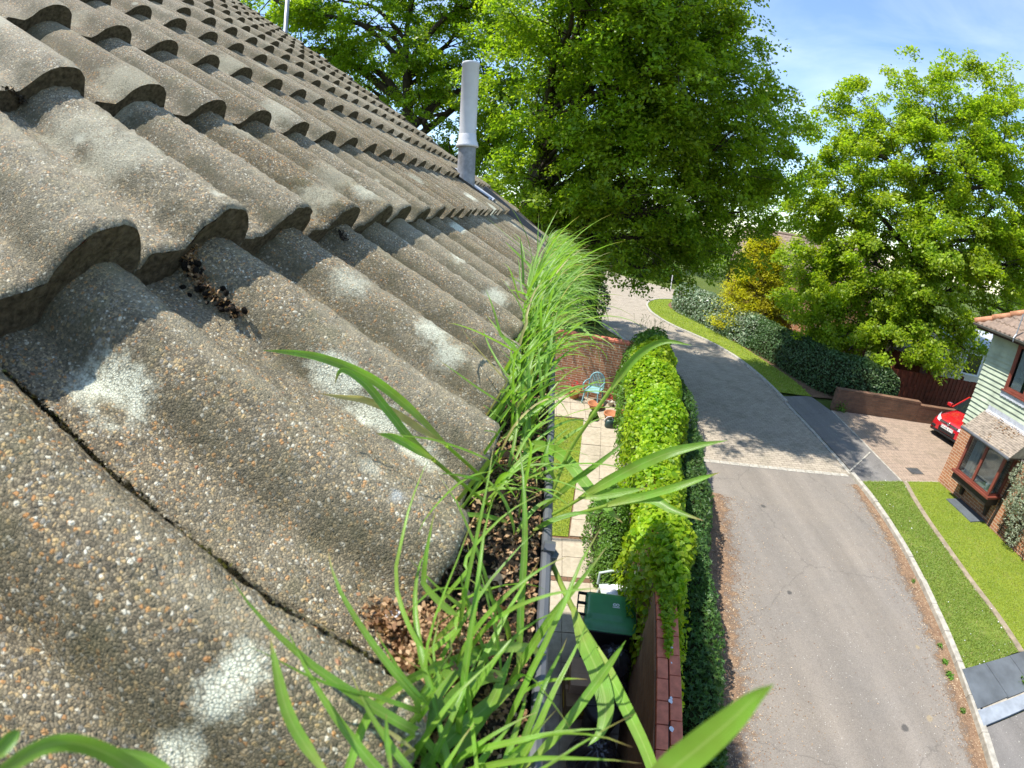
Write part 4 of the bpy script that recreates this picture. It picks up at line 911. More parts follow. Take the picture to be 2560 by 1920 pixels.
def core(path, half, top, mat, parent, zlow=0.0, inset=.16, name='dark_core'):  # dark filler volume added inside the leaves to close see-through gaps
    path = np.asarray(path, float); m_ = len(path); mb = MB(); T = np.gradient(path, axis=0); T /= np.linalg.norm(T, axis=1)[:, None]; Nn = np.stack([T[:, 1], -T[:, 0]], 1)
    h = np.interp(np.linspace(0, 1, m_), np.linspace(0, 1, len(half)), half)-inset; t = np.interp(np.linspace(0, 1, m_), np.linspace(0, 1, len(top)), top)-inset*1.1; h = np.maximum(h, .03)
    prof = [(-1, 0), (-1, .7), (-.7, 1), (.7, 1), (1, .7), (1, 0)]
    for i in range(m_):
        e = .25 if i in (0, m_-1) else 1
        for x, z in prof: q = path[i]+Nn[i]*x*h[i]*e; mb.V.append((q[0], q[1], zlow+z*(t[i]-zlow)*(.7 if e < 1 else 1)))
    for i in range(m_-1):
        for k in range(5): mb.F.append((i*6+k, i*6+k+1, (i+1)*6+k+1, (i+1)*6+k)); mb.M.append(0)
    mb.F += [tuple(range(6))[::-1], tuple((m_-1)*6+k for k in range(6))]; mb.M += [0, 0]
    return mb.build(name, mat, parent)
def foliage(parts, mat, parent, size, shape, name='leaves', spread=.55, droop=.3):
    VV, FF, b = [], [], 0
    P = np.concatenate([p for p, _ in parts]); N = np.concatenate([n for _, n in parts])
    V, F = leafcards(P, size, N, spread, shape, droop); o = mk(name, V, F, mat, parent); return o
DK = M_plain('dark_filler', (.030, .035, .014), .95, .1, var=.4, scale=12)

ivy = thing('ivy', 'bright yellow-green ivy heaped over the long garden wall', 'ivy', (0, 0, 0))
ipath = [(1.60, 3.0), (1.70, 3.9), (1.90, 4.9), (2.02, 5.8), (2.12, 6.7), (2.42, 7.9), (2.62, 9.2), (2.82, 10.6), (3.02, 12.0), (3.12, 13.0)]
ihalf = [.20, .36, .42, .47, .52, .66, .74, .78, .80, .70]; itop = [1.92, 2.05, 2.06, 2.05, 2.12, 2.22, 2.36, 2.40, 2.42, 2.35]
core(ipath, ihalf, itop, DK, ivy, .5, .30)
parts_ = [mound(ipath, ihalf, itop, 24000, .07, 31, .20, .18, .55, 2.6, 2.4)]
# the skirt on the road side and the strands along the coping
n = 2300; s = rng.uniform(2.55, 4.6, n); P = np.c_[WX(s)+.26+np.abs(rng.normal(0, .05, n)), s, rng.uniform(.7, 1.75, n)]; parts_.append((P, np.tile([.9, 0, .45], (n, 1))))
n = 900; s = 2.42+1.3*rng.random(n)**.55; P = np.c_[WX(s)+.125+rng.normal(0, .018+.05*np.clip((s-2.6)/1.1, 0, 1), n), s, 1.765+np.abs(rng.normal(0, .014, n))]; parts_.append((P, np.tile([0, 0, 1.], (n, 1))))
n = 260; s = rng.uniform(1.95, 3.3, n); P = np.c_[WX(s)+.245+np.abs(rng.normal(0, .02, n)), s, 1.70-np.abs(rng.normal(0, .12, n))]; parts_.append((P, np.tile([.9, 0, .45], (n, 1))))
P_, N_ = parts_[0]; dk_ = (smooth_noise(P_, 1.1, 77)+np.clip((P_[:, 1]-11.3)*.5, 0, .9)) > .42
foliage([(P_[~dk_], N_[~dk_])], MT['leaf_ivy'], ivy, .078, 'ivy'); foliage([(P_[dk_], N_[dk_])], MT['leaf_bush'], ivy, .085, 'fold', 'climber_leaves')
foliage(parts_[1:], MT['leaf_ivy'], ivy, .048, 'ivy', 'trailing_leaves')
# dry seed stalks over the far top
mb = MB()
for i in range(26):
    x, y = rng.uniform(2.7, 3.7), rng.uniform(12.2, 13.2); h = rng.uniform(.12, .32); mb.tube([(x, y, 2.3), (x+rng.normal(0, .03), y, 2.35+h*.6), (x+rng.normal(0, .06), y, 2.36+h)], [.004, .003, .008], 4)
mb.build('flower_stalks', MT['leaf_bush'], ivy)['kind'] = 'stuff'
tw = MB(); tw.tube([(1.64, 4.62, 1.55), (1.58, 4.45, 1.2), (1.45, 4.36, .75)], .005, 5); o = tw.build('bare_stem', MT['cream'], ivy)

shr = thing('roadside_shrub', 'low dark green shrubs between the brick wall and the road', 'shrub', (0, 0, 0))
spath = [(1.55, -2.2), (1.78, .2), (1.98, 1.8), (2.20, 3.2), (2.45, 4.6), (2.80, 6.2), (3.20, 7.6), (3.62, 9.2)]; shalf = [.32, .34, .36, .38, .42, .46, .46, .4]; stop = [1.05, 1.08, 1.1, 1.15, 1.2, 1.25, 1.25, 1.0]
core(spath, shalf, stop, DK, shr, 0, .16)
foliage([mound(spath, shalf, stop, 24000, .06, 41, .13, .16, 0, 2.7, 3.0)], MT['leaf_dark'], shr, .075, 'lobed', spread=.7)
sh2 = thing('roadside_shrub', 'taller shaded shrub under the far ivy beside the block paved road', 'shrub', (0, 0, 0))
sp2 = [(3.55, 9.2), (3.75, 10.6), (3.95, 12.0), (4.05, 13.6), (4.0, 15.5)]; h2 = [.42, .5, .5, .5, .4]; t2 = [1.1, 1.2, 1.1, 1.0, .7]
core(sp2, h2, t2, DK, sh2, 0, .16); foliage([mound(sp2, h2, t2, 7000, .06, 43, .12, .15, 0, 2.4, 2.6)], MT['leaf_dark'], sh2, .085, 'lobed', spread=.7)

def bush(name, label, c, r, h, n, size, mat, shape='fold', seed=0, cat='bush', group=None, spread=.7, bulge=.16):
    t = thing(name, label, cat, (0, 0, 0), 0, group); P_ = [(c[0], c[1]-r[1]), (c[0], c[1]), (c[0], c[1]+r[1])]
    core(P_, [r[0]*.5, r[0], r[0]*.5], [h*.6, h*.85, h*.6], DK, t, 0, .18*min(1, h)); foliage([mound(P_, [r[0]*.75, r[0], r[0]*.75], [h*.8, h, h*.8], n, size, seed, bulge*h, .16*h, 0, 2.0, 3.2/max(.5, h))], mat, t, size, shape, spread=spread); return t
bush('garden_bush', 'fresh green bush on the garden side of the wall by the slab path', (1.38, 5.8), (.42, 1.0), 1.35, 8500, .05, MT['leaf_bush'], 'fold', 51)
bush('garden_bush', 'small leafy bush close behind the plastic chair and bin', (1.36, 4.98), (.36, .42), .95, 4600, .05, MT['leaf_bush'], 'fold', 52)
bush('garden_bush', 'narrow green bush between the slab path and the ivy near the pots', (2.28, 8.9), (.20, 1.3), 1.1, 4200, .05, MT['leaf_bush'], 'fold', 53)
bush('garden_bush', 'tuft of weeds at the lawn corner left of the watering can', (1.55, 11.05), (.18, .2), .3, 700, .05, MT['leaf_bush'], 'fold', 54)
# clipped hedge across the road: a pale variegated length and a dark length
hg = thing('hedge', 'clipped pale variegated hedge above the curved grass verge', 'hedge', (0, 0, 0))
hp = [(8.75, 29.0), (8.85, 27.4), (9.35, 25.4), (10.0, 22.8), (10.6, 20.0)]; core(hp, [.55, .7, .75, .75, .7], [1.5, 1.75, 1.8, 1.7, 1.6], DK, hg, 0, .2)
foliage([mound(hp, [.7, .8, .85, .85, .8], [1.55, 1.8, 1.85, 1.75, 1.65], 17000, .1, 61, .14, .14, 0, 2.8, 1.7)], M_leaf('variegated_leaf', [(.07, .13, .05), (.12, .19, .09), (.22, .29, .18), (.40, .45, .33)], .2, .33, .5), hg, .125, 'fold')
hg2 = thing('hedge', 'dark green clipped hedge running on towards the low brick wall', 'hedge', (0, 0, 0))
hp2 = [(10.5, 20.9), (10.95, 18.6), (11.2, 16.8), (11.5, 15.2), (12.6, 14.15), (13.9, 13.95)]; core(hp2, [.7, .75, .8, .8, .7, .5], [1.55, 1.55, 1.6, 1.65, 1.6, 1.5], DK, hg2, 0, .2)
foliage([mound(hp2, [.75, .8, .85, .85, .75, .6], [1.6, 1.6, 1.65, 1.7, 1.7, 1.6], 22000, .09, 62, .14, .16, 0, 2.8, 1.9)], MT['leaf_hedge'], hg2, .10, 'fold')
# ------------------------------------------------------------------ trees
def tree(name, label, base, trunk_r, fork_h, lobes, leaf, mat, per, seed, group=None, clump=(.75, .42), limb_r=.16, shape='fold', lean=(0, 0), clus_size=1.0, cat='tree'):
    """lobes: (centre xyz, radius, weight); limbs run from the trunk to each lobe, twigs to every clump of leaves"""
    r = np.random.default_rng(seed); base = np.array(base, float); t = thing(name, label, cat, tuple(base), 0, group)
    L = [(np.array(c, float), R, w) for c, R, w in lobes]; zmax = max(c[2]+R for c, R, _ in L)
    tb = MB(); cen = np.mean([c for c, _, _ in L], axis=0); topp = np.array([base[0]*.6+cen[0]*.4, base[1]*.6+cen[1]*.4, base[2]+(zmax-base[2])*.72])
    ax = [base+np.array([0, 0, -.2])]+[base+(topp-base)*s+np.array([r.normal(0, .12), r.normal(0, .12), 0])*(1 if 0 < s < 1 else 0) for s in (.12, .25, .4, .55, .7, .85, 1.0)]
    ax = crom(ax, 4); zt = (ax[:, 2]-base[2])/(topp[2]-base[2]); rad = trunk_r*np.clip(1.25-1.15*zt, .12, 1.6); rad[0] *= 1.5
    tb.tube([tuple(p-base) for p in ax], list(rad), 10)
    CP, CW = [], []
    for (c, R, w) in L:
        hz = max(base[2]+fork_h, min(c[2]-R*.6-.25*np.linalg.norm((c-base)[:2]), topp[2]*.95)); i0 = int(np.argmin(np.abs(ax[:, 2]-hz))); a = ax[i0]
        mid1 = a+(c-a)*.4+np.array([0, 0, .10*np.linalg.norm((c-a)[:2])])+r.normal(0, .25, 3); mid2 = a+(c-a)*.75+r.normal(0, .25, 3); limb = crom([a, mid1, mid2, c+r.normal(0, .2, 3)], 5)
        lr = min(limb_r*(.55+.25*R/2), rad[i0]*.8); tb.tube([tuple(p-base) for p in limb], list(np.linspace(lr, lr*.3, len(limb))), 7)
        nc = max(3, int(w*R*R*3.2/clus_size**2))
        for k in range(nc):
            d = r.normal(0, 1, 3); d /= np.linalg.norm(d); d[2] = d[2]*.85+.08; q = c+d*R*(r.uniform(.45, 1.0)**.6); q = q+r.normal(0, .12*R, 3)
            if q[2] < base[2]+.4: continue
            CP.append(q); CW.append(r.uniform(.6, 1.3)); j = r.integers(max(1, len(limb)//3), len(limb)); e = limb[j]; m1 = e+(q-e)*.5+r.normal(0, .12, 3)+[0, 0, .06]
            if k % 2 == 0: tb.tube([tuple(e-base), tuple(m1-base), tuple(q-base)], [lr*.22, lr*.15, .008], 4, False)
    tb.build('trunk', MT['bark'], t, True)
    CP = np.array(CP); CW = np.array(CW); n = len(CP)
    # every clump is a few flat sprays
    VV, NN = [], []
    for q, w in zip(CP, CW):
        ns = r.integers(3, 6); m_ = max(6, int(per*w/ns))
        for s in range(ns):
            o = r.normal(0, clump[0]*.45*clus_size, 3); o[2] *= .7; nrm = np.array([r.normal(0, .35), r.normal(0, .35), 1.0]); out = (q-cen); nrm = nrm+.55*out/(np.linalg.norm(out)+1e-6); nrm /= np.linalg.norm(nrm)
            P = r.normal(0, 1, (m_, 3)); P = P/np.maximum(1e-6, np.linalg.norm(P, axis=1))[:, None]*(r.random((m_, 1))**.45)*clump[0]*.62*clus_size; P = P-nrm*(P@nrm)[:, None]*(1-clump[1]*.6)
            P[:, 2] -= .25*(np.linalg.norm(P[:, :2], axis=1)**2)/(clump[0]*clus_size); VV.append(q+o+P); NN.append(np.tile(nrm, (m_, 1)))
    P = np.concatenate(VV); N = np.concatenate(NN); P[:, 2] = np.maximum(P[:, 2], base[2]+.15)
    V, F = leafcards(P, leaf, N, .6, shape, .25, r); mk('crown', V-base, F, mat, t); return t
def polar(ls): return [(azel(a, e, d), R, w) for a, e, d, R, w in ls]
OAK = polar([(9,29,14.5,2.6,1.0),(14,25,15.5,2.3,1.0),(10,23,14.5,2.4,1.1),(17.5,17.5,15.5,2.2,1.1),(13,18,14.5,2.4,1.2),(21,14.5,16.5,2.0,1.2),(24.5,11.5,17,1.7,1.2),(25.5,7.5,17.5,1.4,1.2),(22.5,8,16.5,2.0,1.2),(23.5,3,17.5,1.6,1.3),(18,10,15.5,2.4,1.2),
 (13,11,14.5,2.5,1.2),(17,4,16,2.2,1.3),(20,-.5,17,1.9,1.3),(16.5,-4,17.5,1.5,1.4),(13,3.5,15.5,2.4,1.3),(12.5,-2,16.5,1.9,1.4),(8,5,14.5,2.5,1.3),(8,13,13.8,2.5,1.2),(4,17,13.8,2.5,1.0),(3,8,14.5,2.5,1.3),(7.5,-2,16,2.2,1.5),(2.5,.5,16,2.3,1.5),(2.5,-5,18,1.5,1.5),
 (-1.5,5,15,2.3,1.3),(-2,12,14.5,2.4,.9),(4,25,14.5,2.6,.8),(-2,22,15,2.4,.6),(3,33,14.5,2.5,.7),(10,36,14.5,2.5,.9),(0,25,11.6,2.0,1.4),(7,27,11.6,2.0,1.4),(13,28,12,2.0,1.4),(4,33,11.3,2.2,1.4),(10,20,12,1.6,1.2),(14,22,12.6,1.6,1.2)])
tree('oak_tree', 'large oak overhanging the road, its shaded lower boughs just behind the gutter grass', (-1.6, 16.3, 0), .50, 3.5, OAK, .125, MT['leaf_oak'], 290, 71, 'oaks behind the house', (.82, .80), .17, clus_size=.85)
OAK2 = polar([(-7,26,18,2.7,.8),(-9,16,18,2.6,.75),(-13,21,19,2.8,.75),(-14,12,19,2.5,.8),(-18,26,19,2.9,.75),(-19,17,20,2.7,.8),(-24,22,20,2.8,.75),(-24,14,21,2.6,.8),(-29,25,20,2.8,.8),(-30,18,21,2.6,.9),(-35,24,20,2.7,.8),(-8,8,19,2.4,.9),(-12,5,20,2.3,1.0),(-22,31,20,2.8,.7),(-12,31,19,2.8,.7),(-4,17,19,2.4,.7),(-5,9,19.5,2.3,1.0),(-38,19,22,2.8,.9)])
tree('oak_tree', 'open crowned oak behind the roof and flue, sky showing through its limbs', (-6.4, 18.5, 0), .46, 4.5, OAK2, .14, MT['leaf_oak'], 380, 72, 'oaks behind the house', (.85, .45), .20)
OAK3 = polar([(42,17.5,24,2.4,1.1),(37,15.5,24,2.2,1.1),(47,17.0,24.5,2.4,1.1),(33.5,12.5,24,2.1,1.1),(51,14,24.5,2.5,1.1),(38.5,10.5,23,2.4,1.1),(44.5,10.5,23,2.5,1.1),(34,6.5,23.5,2.2,1.2),(50,8,24,2.4,1.1),(40,4.5,22.5,2.4,1.1),(46,3.5,22.5,2.4,1.0),(34.5,1,23,2.0,1.2),(31.8,-2,22.5,1.5,1.3),(36,-3.5,22,1.9,1.3),(40.5,-1.5,22,2.1,1.2),(47,-2,22.5,2.0,1.0),(51.5,1.5,23.5,2.2,1.1),(33.5,-7,21.5,1.3,1.3),(37.5,-7.5,21.5,1.4,1.2),(44.5,-5.5,22.5,1.5,1.0),(49.5,-5,23,1.5,.9),(55,11,25,2.6,1.1),(56,4,25,2.6,1.1),(54,-1.5,25,2.0,1.1),(41,-6.5,21.5,1.2,1.2),(46.5,-7.5,21,1.1,1.1),(50.5,-7.2,22,1.1,1.0),(31.5,5,23,1.7,1.1),(35,-10,20.5,1.0,1.2),(31.5,-6,21,1.2,1.2),(53,6,24,2.0,1.0),(43,0,21.5,1.8,1.0),(38,-9.5,20.5,1.2,1.2),(43,-9,20.5,1.2,1.1),(47.5,-8.5,21,1.1,1.0),(34,-4,22,1.6,1.2),(48.5,4,22,1.8,1.0)])
tree('pale_oak_tree', 'round pale green oak lit by the sun behind the fence and boarded house', (16.3, 17.6, 0), .40, 3.2, OAK3, .145, MT['leaf_oak2'], 300, 73, None, (.85, 1.0), .16, clus_size=.78)
# golden conifer in flat drooping sprays
cf = thing('golden_conifer', 'golden yellow conifer with drooping flat sprays above the hedge', 'conifer', (11.2, 22.9, 0))
r = np.random.default_rng(81); tb = MB(); tb.tube([(0, 0, -.1), (0, 0, 2), (.05, 0, 5.6)], [.16, .11, .02], 8); LP, LN, IP = [], [], []
for i in range(230):
    z = .9+4.5*r.random()**.85; R = (1-(z-.7)/5.2)*1.95+.25; a = r.uniform(0, 6.28); e = np.array([math.cos(a)*R, math.sin(a)*R, z-.18*R]); s = np.array([0, 0, z])
    tb.tube([tuple(s), tuple(s+(e-s)*.6+[0, 0, .12]), tuple(e)], [.025, .016, .006], 4, False)
    for k in range(7):
        c = s+(e-s)*r.uniform(.55, 1.08)+r.normal(0, .10, 3); m_ = 60; P = r.normal(0, 1, (m_, 3))*[.24, .24, .07]; P[:, 2] -= .25*np.hypot(P[:, 0], P[:, 1])
        (LP if r.random() < .8 else IP).append(c+P+[0, 0, .06])
    IP.append(s+(e-s)*r.uniform(.3, .8)+r.normal(0, 1, (40, 3))*[.2, .2, .12]-[0, 0, .15])
tb.build('trunk', MT['bark'], cf, True)
V, F = leafcards(np.concatenate(LP), .15, None, .5, 'long', .3, r); mk('golden_sprays', V, F, MT['leaf_gold'], cf)
V, F = leafcards(np.concatenate(IP), .10, None, .8, 'long', .6, r); mk('inner_sprays', V, F, MT['leaf_brown'], cf)
# dark ivy-clad stump and a purple twig by the far gate, left of the road
t = thing('ivy_clad_trunk', 'dark ivy clad trunk at the left edge of the far road', 'tree', (2.25, 22.3, 0))
mb = MB(); mb.tube([(0, 0, -.1), (0, 0, 1.6), (.1, 0, 3.4)], [.34, .28, .2], 10); mb.build('trunk', MT['bark'], t, True)
n = 5200; a = rng.uniform(0, 6.28, n); z = rng.uniform(.1, 4.6, n); R = .45+.35*np.sin(z*1.3)**2+rng.normal(0, .10, n); P = np.c_[np.cos(a)*R, np.sin(a)*R, z]; N = np.c_[np.cos(a), np.sin(a), .4+0*a]
V, F = leafcards(P, .13, N, .6, 'fold', .4); mk('ivy_leaves', V, F, MT['leaf_dark'], t)
# far bank of bushes where the road turns
for i, (x, y, rx, ry, h, lab) in enumerate([(8.6, 44.2, 1.6, 2.0, 1.6, 'bright low bush on the bank where the far road turns'), (11.3, 42.6, 1.5, 1.9, 1.9, 'light green bush on the far bank behind the thin post'), (6.6, 47.5, 2.2, 2.4, 3.6, 'taller grey-green bush at the end of the road')]):
    bush('roadside_bush', lab, (x, y), (rx, ry), h, 4200, .22, MT['leaf_bush'] if i < 2 else MT['leaf_oak2'], 'fold', 90+i, group='bushes on the far bank', bulge=.12)
for i, (x, y, H, R, lab) in enumerate([(3.5, 50, 11, 4.5, 'dark broad tree at the end of the road'), (12, 52, 12, 5, 'dark tree standing beyond the far bank'), (20, 48, 11, 4.5, 'tree behind the brick house roof'), (-6, 44, 12, 5, 'far tree behind the open crowned oak'), (30, 40, 12, 5, 'tree rising far behind the pale oak'), (37, 27, 11, 4.5, 'far tree at the right edge behind the pale oak'), (-18, 38, 13, 5, 'far tree behind the top of the tiled roof'), (27, 50, 11, 4.5, 'distant tree between the two big oaks')]):
    rr_ = np.random.default_rng(100+i); lb = [((x+rr_.normal(0, R*.45), y+rr_.normal(0, R*.4), H*(.25+.65*k/9)), R*rr_.uniform(.35, .5), 1.0) for k in range(10)]
    tree('background_tree', lab, (x, y, 0), .3, 2.0, lb, .36, MT['leaf_oak'], 60, 110+i, 'trees in the far background', (1.3, .6), .14, clus_size=1.5)
# ------------------------------------------------------------------ the boarded house across the road
HX, HY = 11.5, 8.58
ha = thing('boarded_house', 'sage green boarded house on a red brick ground floor across the road', 'house', (0, 0, 0))
mb = MB(); mb.box(HX, HX+7, -2, HY, -.1, 1.95); mb.build('brick_wall', MT['brick_house'], ha)
mb = MB(); mb.box(HX+.05, HX+6.9, -2, HY-.05, 1.95, 4.62); mb.build('upper_wall', MT['board'], ha)
# overlapping boards, front and gable side, left out where the upper window stands
UW = (5.85, 7.74, 3.18, 4.35)                       # window y0 y1 z0 z1
bd = MB(); z = 1.88; k = 0
while z < 4.40:
    for (y0, y1) in ([(-2.02, HY+.04)] if not (z+.11 > UW[2]-.02) else [(-2.02, UW[0]), (UW[1], HY+.04)]):
        y = y0
        while y < y1-.01:
            e = min(y1, y+.62+((k*37) % 11)*.02); dx = rng.normal(0, .0018); w_ = rng.normal(0, .003, 4)
            V = [(HX+.022+dx, y+.0015, z+.15), (HX+.022+dx, e-.0015, z+.15), (HX-.020+dx, e-.0015, z+w_[0]), (HX-.020+dx, y+.0015, z+w_[1]), (HX+.046, y+.0015, z), (HX+.046, e-.0015, z)]
            bd.add(V, [(0, 3, 2, 1), (3, 4, 5, 2)]); y = e; k += 1
    bd.add([(HX+.04, HY+.004, z+.15), (HX+7, HY+.004, z+.15), (HX+7, HY+.04, z), (HX-.018, HY+.04, z), (HX+7, HY-.02, z), (HX-.018, HY-.02, z)], [(0, 1, 2, 3), (2, 4, 5, 3)])
    z += .125
bd.build('weatherboard', MT['board'], ha)
mb = MB(); mb.box(HX-.36, HX+7.3, -2.3, HY+.30, 4.40, 4.44); mb.build('soffit', MT['fascia'], ha)
mb = MB(); mb.box(HX-.385, HX-.36, -2.3, HY+.325, 4.34, 4.52); mb.box(HX-.36, HX+7.3, HY+.30, HY+.325, 4.34, 4.52); mb.build('fascia', MT['fascia'], ha)
# hipped roof with rolled tiles
rf = MB(); e0 = (HX-.46, HY+.40); RH = 2.75; RP = math.tan(math.radians(35))
def rp(x, y): return min((x-e0[0])*RP, (e0[1]-y)*RP, RH)
ny_ = 150; nxr = 40
for side in (0,):
    ys = np.linspace(-2.2, e0[1], 360); V = []; n_c = 12
    for c in range(n_c):
        d0, d1 = c*.34, (c+1)*.34+.02
        for q, lift in ((d0, .03), (d1, .0)):
            for y in ys:
                m_ = min(q, max(0, e0[1]-y)); V.append((e0[0]+q*math.cos(math.radians(35)) if q <= (e0[1]-y)/math.cos(math.radians(35)) else e0[0]+(e0[1]-y), y, 4.46+min(q*math.sin(math.radians(35)), (e0[1]-y)*RP)+lift+.016*math.cos(2*math.pi*y/.15)))
    nn = len(ys); F = []
    for c in range(n_c):
        b = c*2*nn; F += [(b+i, b+nn+i, b+nn+i+1, b+i+1) for i in range(nn-1)]
        if c: F += [(b-nn+i, b+i, b+i+1, b-nn+i+1) for i in range(nn-1)] if False else []
    rf.add(V, F)
    # nose faces
    for c in range(n_c):
        b = c*2*nn; V2 = [V[b+i] for i in range(nn)]+[(V[b+i][0], V[b+i][1], V[b+i][2]-.03) for i in range(nn)]; rf.add(V2, [(i, i+1, nn+i+1, nn+i) for i in range(nn-1)])
rf.add([(e0[0], e0[1], 4.45), (HX+7.4, e0[1], 4.45), (HX+4, e0[1]-4, 4.45+RH), (e0[0]+4, e0[1]-4, 4.45+RH)], [(0, 1, 2, 3)])
roof_o = rf.build('roof', MT['roof_far'], ha)
mb = MB()
for i in range(13):
    a = i*.30; P = [(e0[0]+s, e0[1]-s, 4.47+s*RP) for s in (a, a+.30)]; mb.tube([(P[0][0], P[0][1], P[0][2]+.02), (P[1][0], P[1][1], P[1][2]+.0)], [.085, .075], 9)
mb.build('hip_ridge_tile', MT['roof_red'], roof_o, True)
mb = MB(); gy = np.linspace(-2.2, HY+.40, 12)
for i in range(len(gy)-1):
    for j in range(8):
        a, b = math.pi+math.pi*j/8, math.pi+math.pi*(j+1)/8
        mb.add([(HX-.44+.055*math.cos(a), gy[i], 4.45+.055*math.sin(a)), (HX-.44+.055*math.cos(b), gy[i], 4.45+.055*math.sin(b)), (HX-.44+.055*math.cos(b), gy[i+1], 4.45+.055*math.sin(b)), (HX-.44+.055*math.cos(a), gy[i+1], 4.45+.055*math.sin(a))], [(0, 1, 2, 3)])
mb.tube([(HX-.495, y, 4.452) for y in gy], .008, 6); mb.tube([(HX-.385, y, 4.452) for y in gy], .008, 6); mb.build('eaves_gutter', MT['gutter2'], ha)
mb = MB(); mb.tube([(HX-.50, 7.62, 4.36), (HX-.52, 7.62, 4.46), (HX-.46, 7.62, 4.56), (HX-.44, 7.60, 5.05)], .016, 6); mb.build('soil_pipe', MT['galv'], ha)
mb = MB(); mb.tube([(HX-.30, 7.36, 4.85), (HX-.45, 7.3, 5.0), (HX-.6, 6.1, 5.35)], .013, 6)
for i in range(7): mb.tube([(HX-.36-.03*i, 7.2-.15*i, 4.99+.045*i-.12), (HX-.36-.03*i, 7.2-.15*i, 4.99+.045*i+.12)], .006, 4)
mb.build('aerial', MT['galv'], ha)
# upper window
def window(parent, x, y0, y1, z0, z1, lights, fr=.06, depth=.07, curtain=True, label=None):
    mb = MB(); mb.box(x-.045, x+depth-.045, y0, y0+fr, z0, z1, .006); mb.box(x-.045, x+depth-.045, y1-fr, y1, z0, z1, .006); mb.box(x-.042, x+depth-.048, y0+fr, y1-fr, z0, z0+fr, .006); mb.box(x-.042, x+depth-.048, y0+fr, y1-fr, z1-fr, z1, .006)
    for y in lights: mb.box(x-.043, x+depth-.047, y-fr/2, y+fr/2, z0+fr, z1-fr, .005)
    w = mb.build('window', MT['frame'], parent); edges = [y0+fr]+[q for y in lights for q in (y-fr/2, y+fr/2)]+[y1-fr]
    for a, b in zip(edges[::2], edges[1::2]):
        mb = MB(); mb.m = 0; ins = .035; mb.box(x-.03, x+.0, a, a+ins, z0+fr, z1-fr); mb.box(x-.03, x, b-ins, b, z0+fr, z1-fr); mb.box(x-.03, x, a+ins, b-ins, z0+fr, z0+fr+ins); mb.box(x-.03, x, a+ins, b-ins, z1-fr-ins, z1-fr); mb.build('sash', MT['frame'], w)
        mb = MB(); mb.box(x-.016, x-.010, a+ins-.003, b-ins+.003, z0+fr+ins-.003, z1-fr-ins+.003); mb.build('pane', MT['pane'], w)
    return w
w = window(ha, HX, UW[0], UW[1], UW[2], UW[3], [6.48, 7.1])
mb = MB(); mb.box(HX+.046, HX+.049, UW[0]+.05, UW[1]-.05, UW[2]+.04, UW[3]-.04); mb.build('dark_room', MT['darkglass'], ha)
cu = MB(); n = 24; V = []
for i in range(n+1):
    y = 7.30+.30*i/n; V += [(HX+.028+.012*math.sin(i*1.7), y, UW[2]+.08), (HX+.028+.012*math.sin(i*1.7), y, UW[3]-.06)]
cu.add(V, [(2*i, 2*i+1, 2*i+3, 2*i+2) for i in range(n)]); cu.build('curtain', MT['curtain'], ha)
mb = MB(); mb.box(HX-.08, HX+.0, UW[0]-.05, UW[1]+.05, UW[2]-.045, UW[2]-.002, .008); mb.build('window_sill', MT['frame'], ha)
mb = MB(); V = []; n = 40
for i in range(n+1): y = UW[0]-.05+(UW[1]-UW[0]+.1)*i/n; V += [(HX-.028, y, UW[2]-.05), (HX-.040, y, UW[2]-.17-.02*(i % 2))]
mb.add(V, [(2*i, 2*i+1, 2*i+3, 2*i+2) for i in range(n)]); mb.build('lead_apron', MT['lead'], ha)
# oriel bay: y 6.55 .. 7.80
B0, B1, BX = 6.58, 7.82, HX-.52
mb = MB(); mb.prism([(HX, B0-.03), (HX, B1+.03), (BX+.02, B1+.03), (BX+.02, B0-.03)][::-1], .60, .80); mb.build('bay_skirt', MT['darkwood'], ha)
mb = MB(); mb.prism([(HX, B0-.07), (HX, B1+.07), (BX-.06, B1+.07), (BX-.06, B0-.07)][::-1], .80, .855); mb.build('bay_sill', MT['frame'], ha)
mb = MB(); FZ0, FZ1 = .855, 1.93
for y in (B0, (B0+B1)/2-.03, B1-.07): mb.box(BX, BX+.07, y, y+.07, FZ0, FZ1, .006)
mb.box(BX+.001, BX+.069, B0+.07, B1-.07, FZ0, FZ0+.05); mb.box(BX+.001, BX+.069, B0+.07, B1-.07, FZ1-.07, FZ1)
for y in (B0, B1-.06): mb.box(HX-.075, HX-.005, y, y+.06, FZ0, FZ1, .005); mb.box(BX+.07, HX-.075, y+.002, y+.058, FZ0, FZ0+.05); mb.box(BX+.07, HX-.075, y+.002, y+.058, FZ1-.07, FZ1)
bw = mb.build('bay_window', MT['frame'], ha)
for (y0, y1) in ((B0+.07, (B0+B1)/2-.03), ((B0+B1)/2+.04, B1-.07)):
    mb = MB(); mb.box(BX+.03, BX+.036, y0-.004, y1+.004, FZ0+.046, FZ1-.066); mb.build('pane', MT['pane'], bw)
for y in (B0+.028, B1-.032):
    mb = MB(); mb.box(BX+.066, HX-.071, y, y+.006, FZ0+.046, FZ1-.066); mb.build('side_pane', MT['pane'], bw)
mb = MB(); mb.box(BX+.072, HX-.012, B0+.065, B1-.065, FZ0+.0, FZ0+.022); mb.build('window_board', MT['sill'], bw)
mb = MB(); mb.box(HX-.008, HX-.002, B0+.06, B1-.06, FZ0+.022, FZ1-.03); mb.build('room', MT['inside'], bw)
mb = MB(); V = []; n = 26
for i in range(n+1): y = 7.40+.26*i/n; V += [(BX+.16+.02*math.sin(i*1.9), y, FZ0+.03), (BX+.16+.02*math.sin(i*1.9), y, FZ1-.07)]
mb.add(V, [(2*i, 2*i+1, 2*i+3, 2*i+2) for i in range(n)]); mb.build('curtain', MT['curtain'], bw)
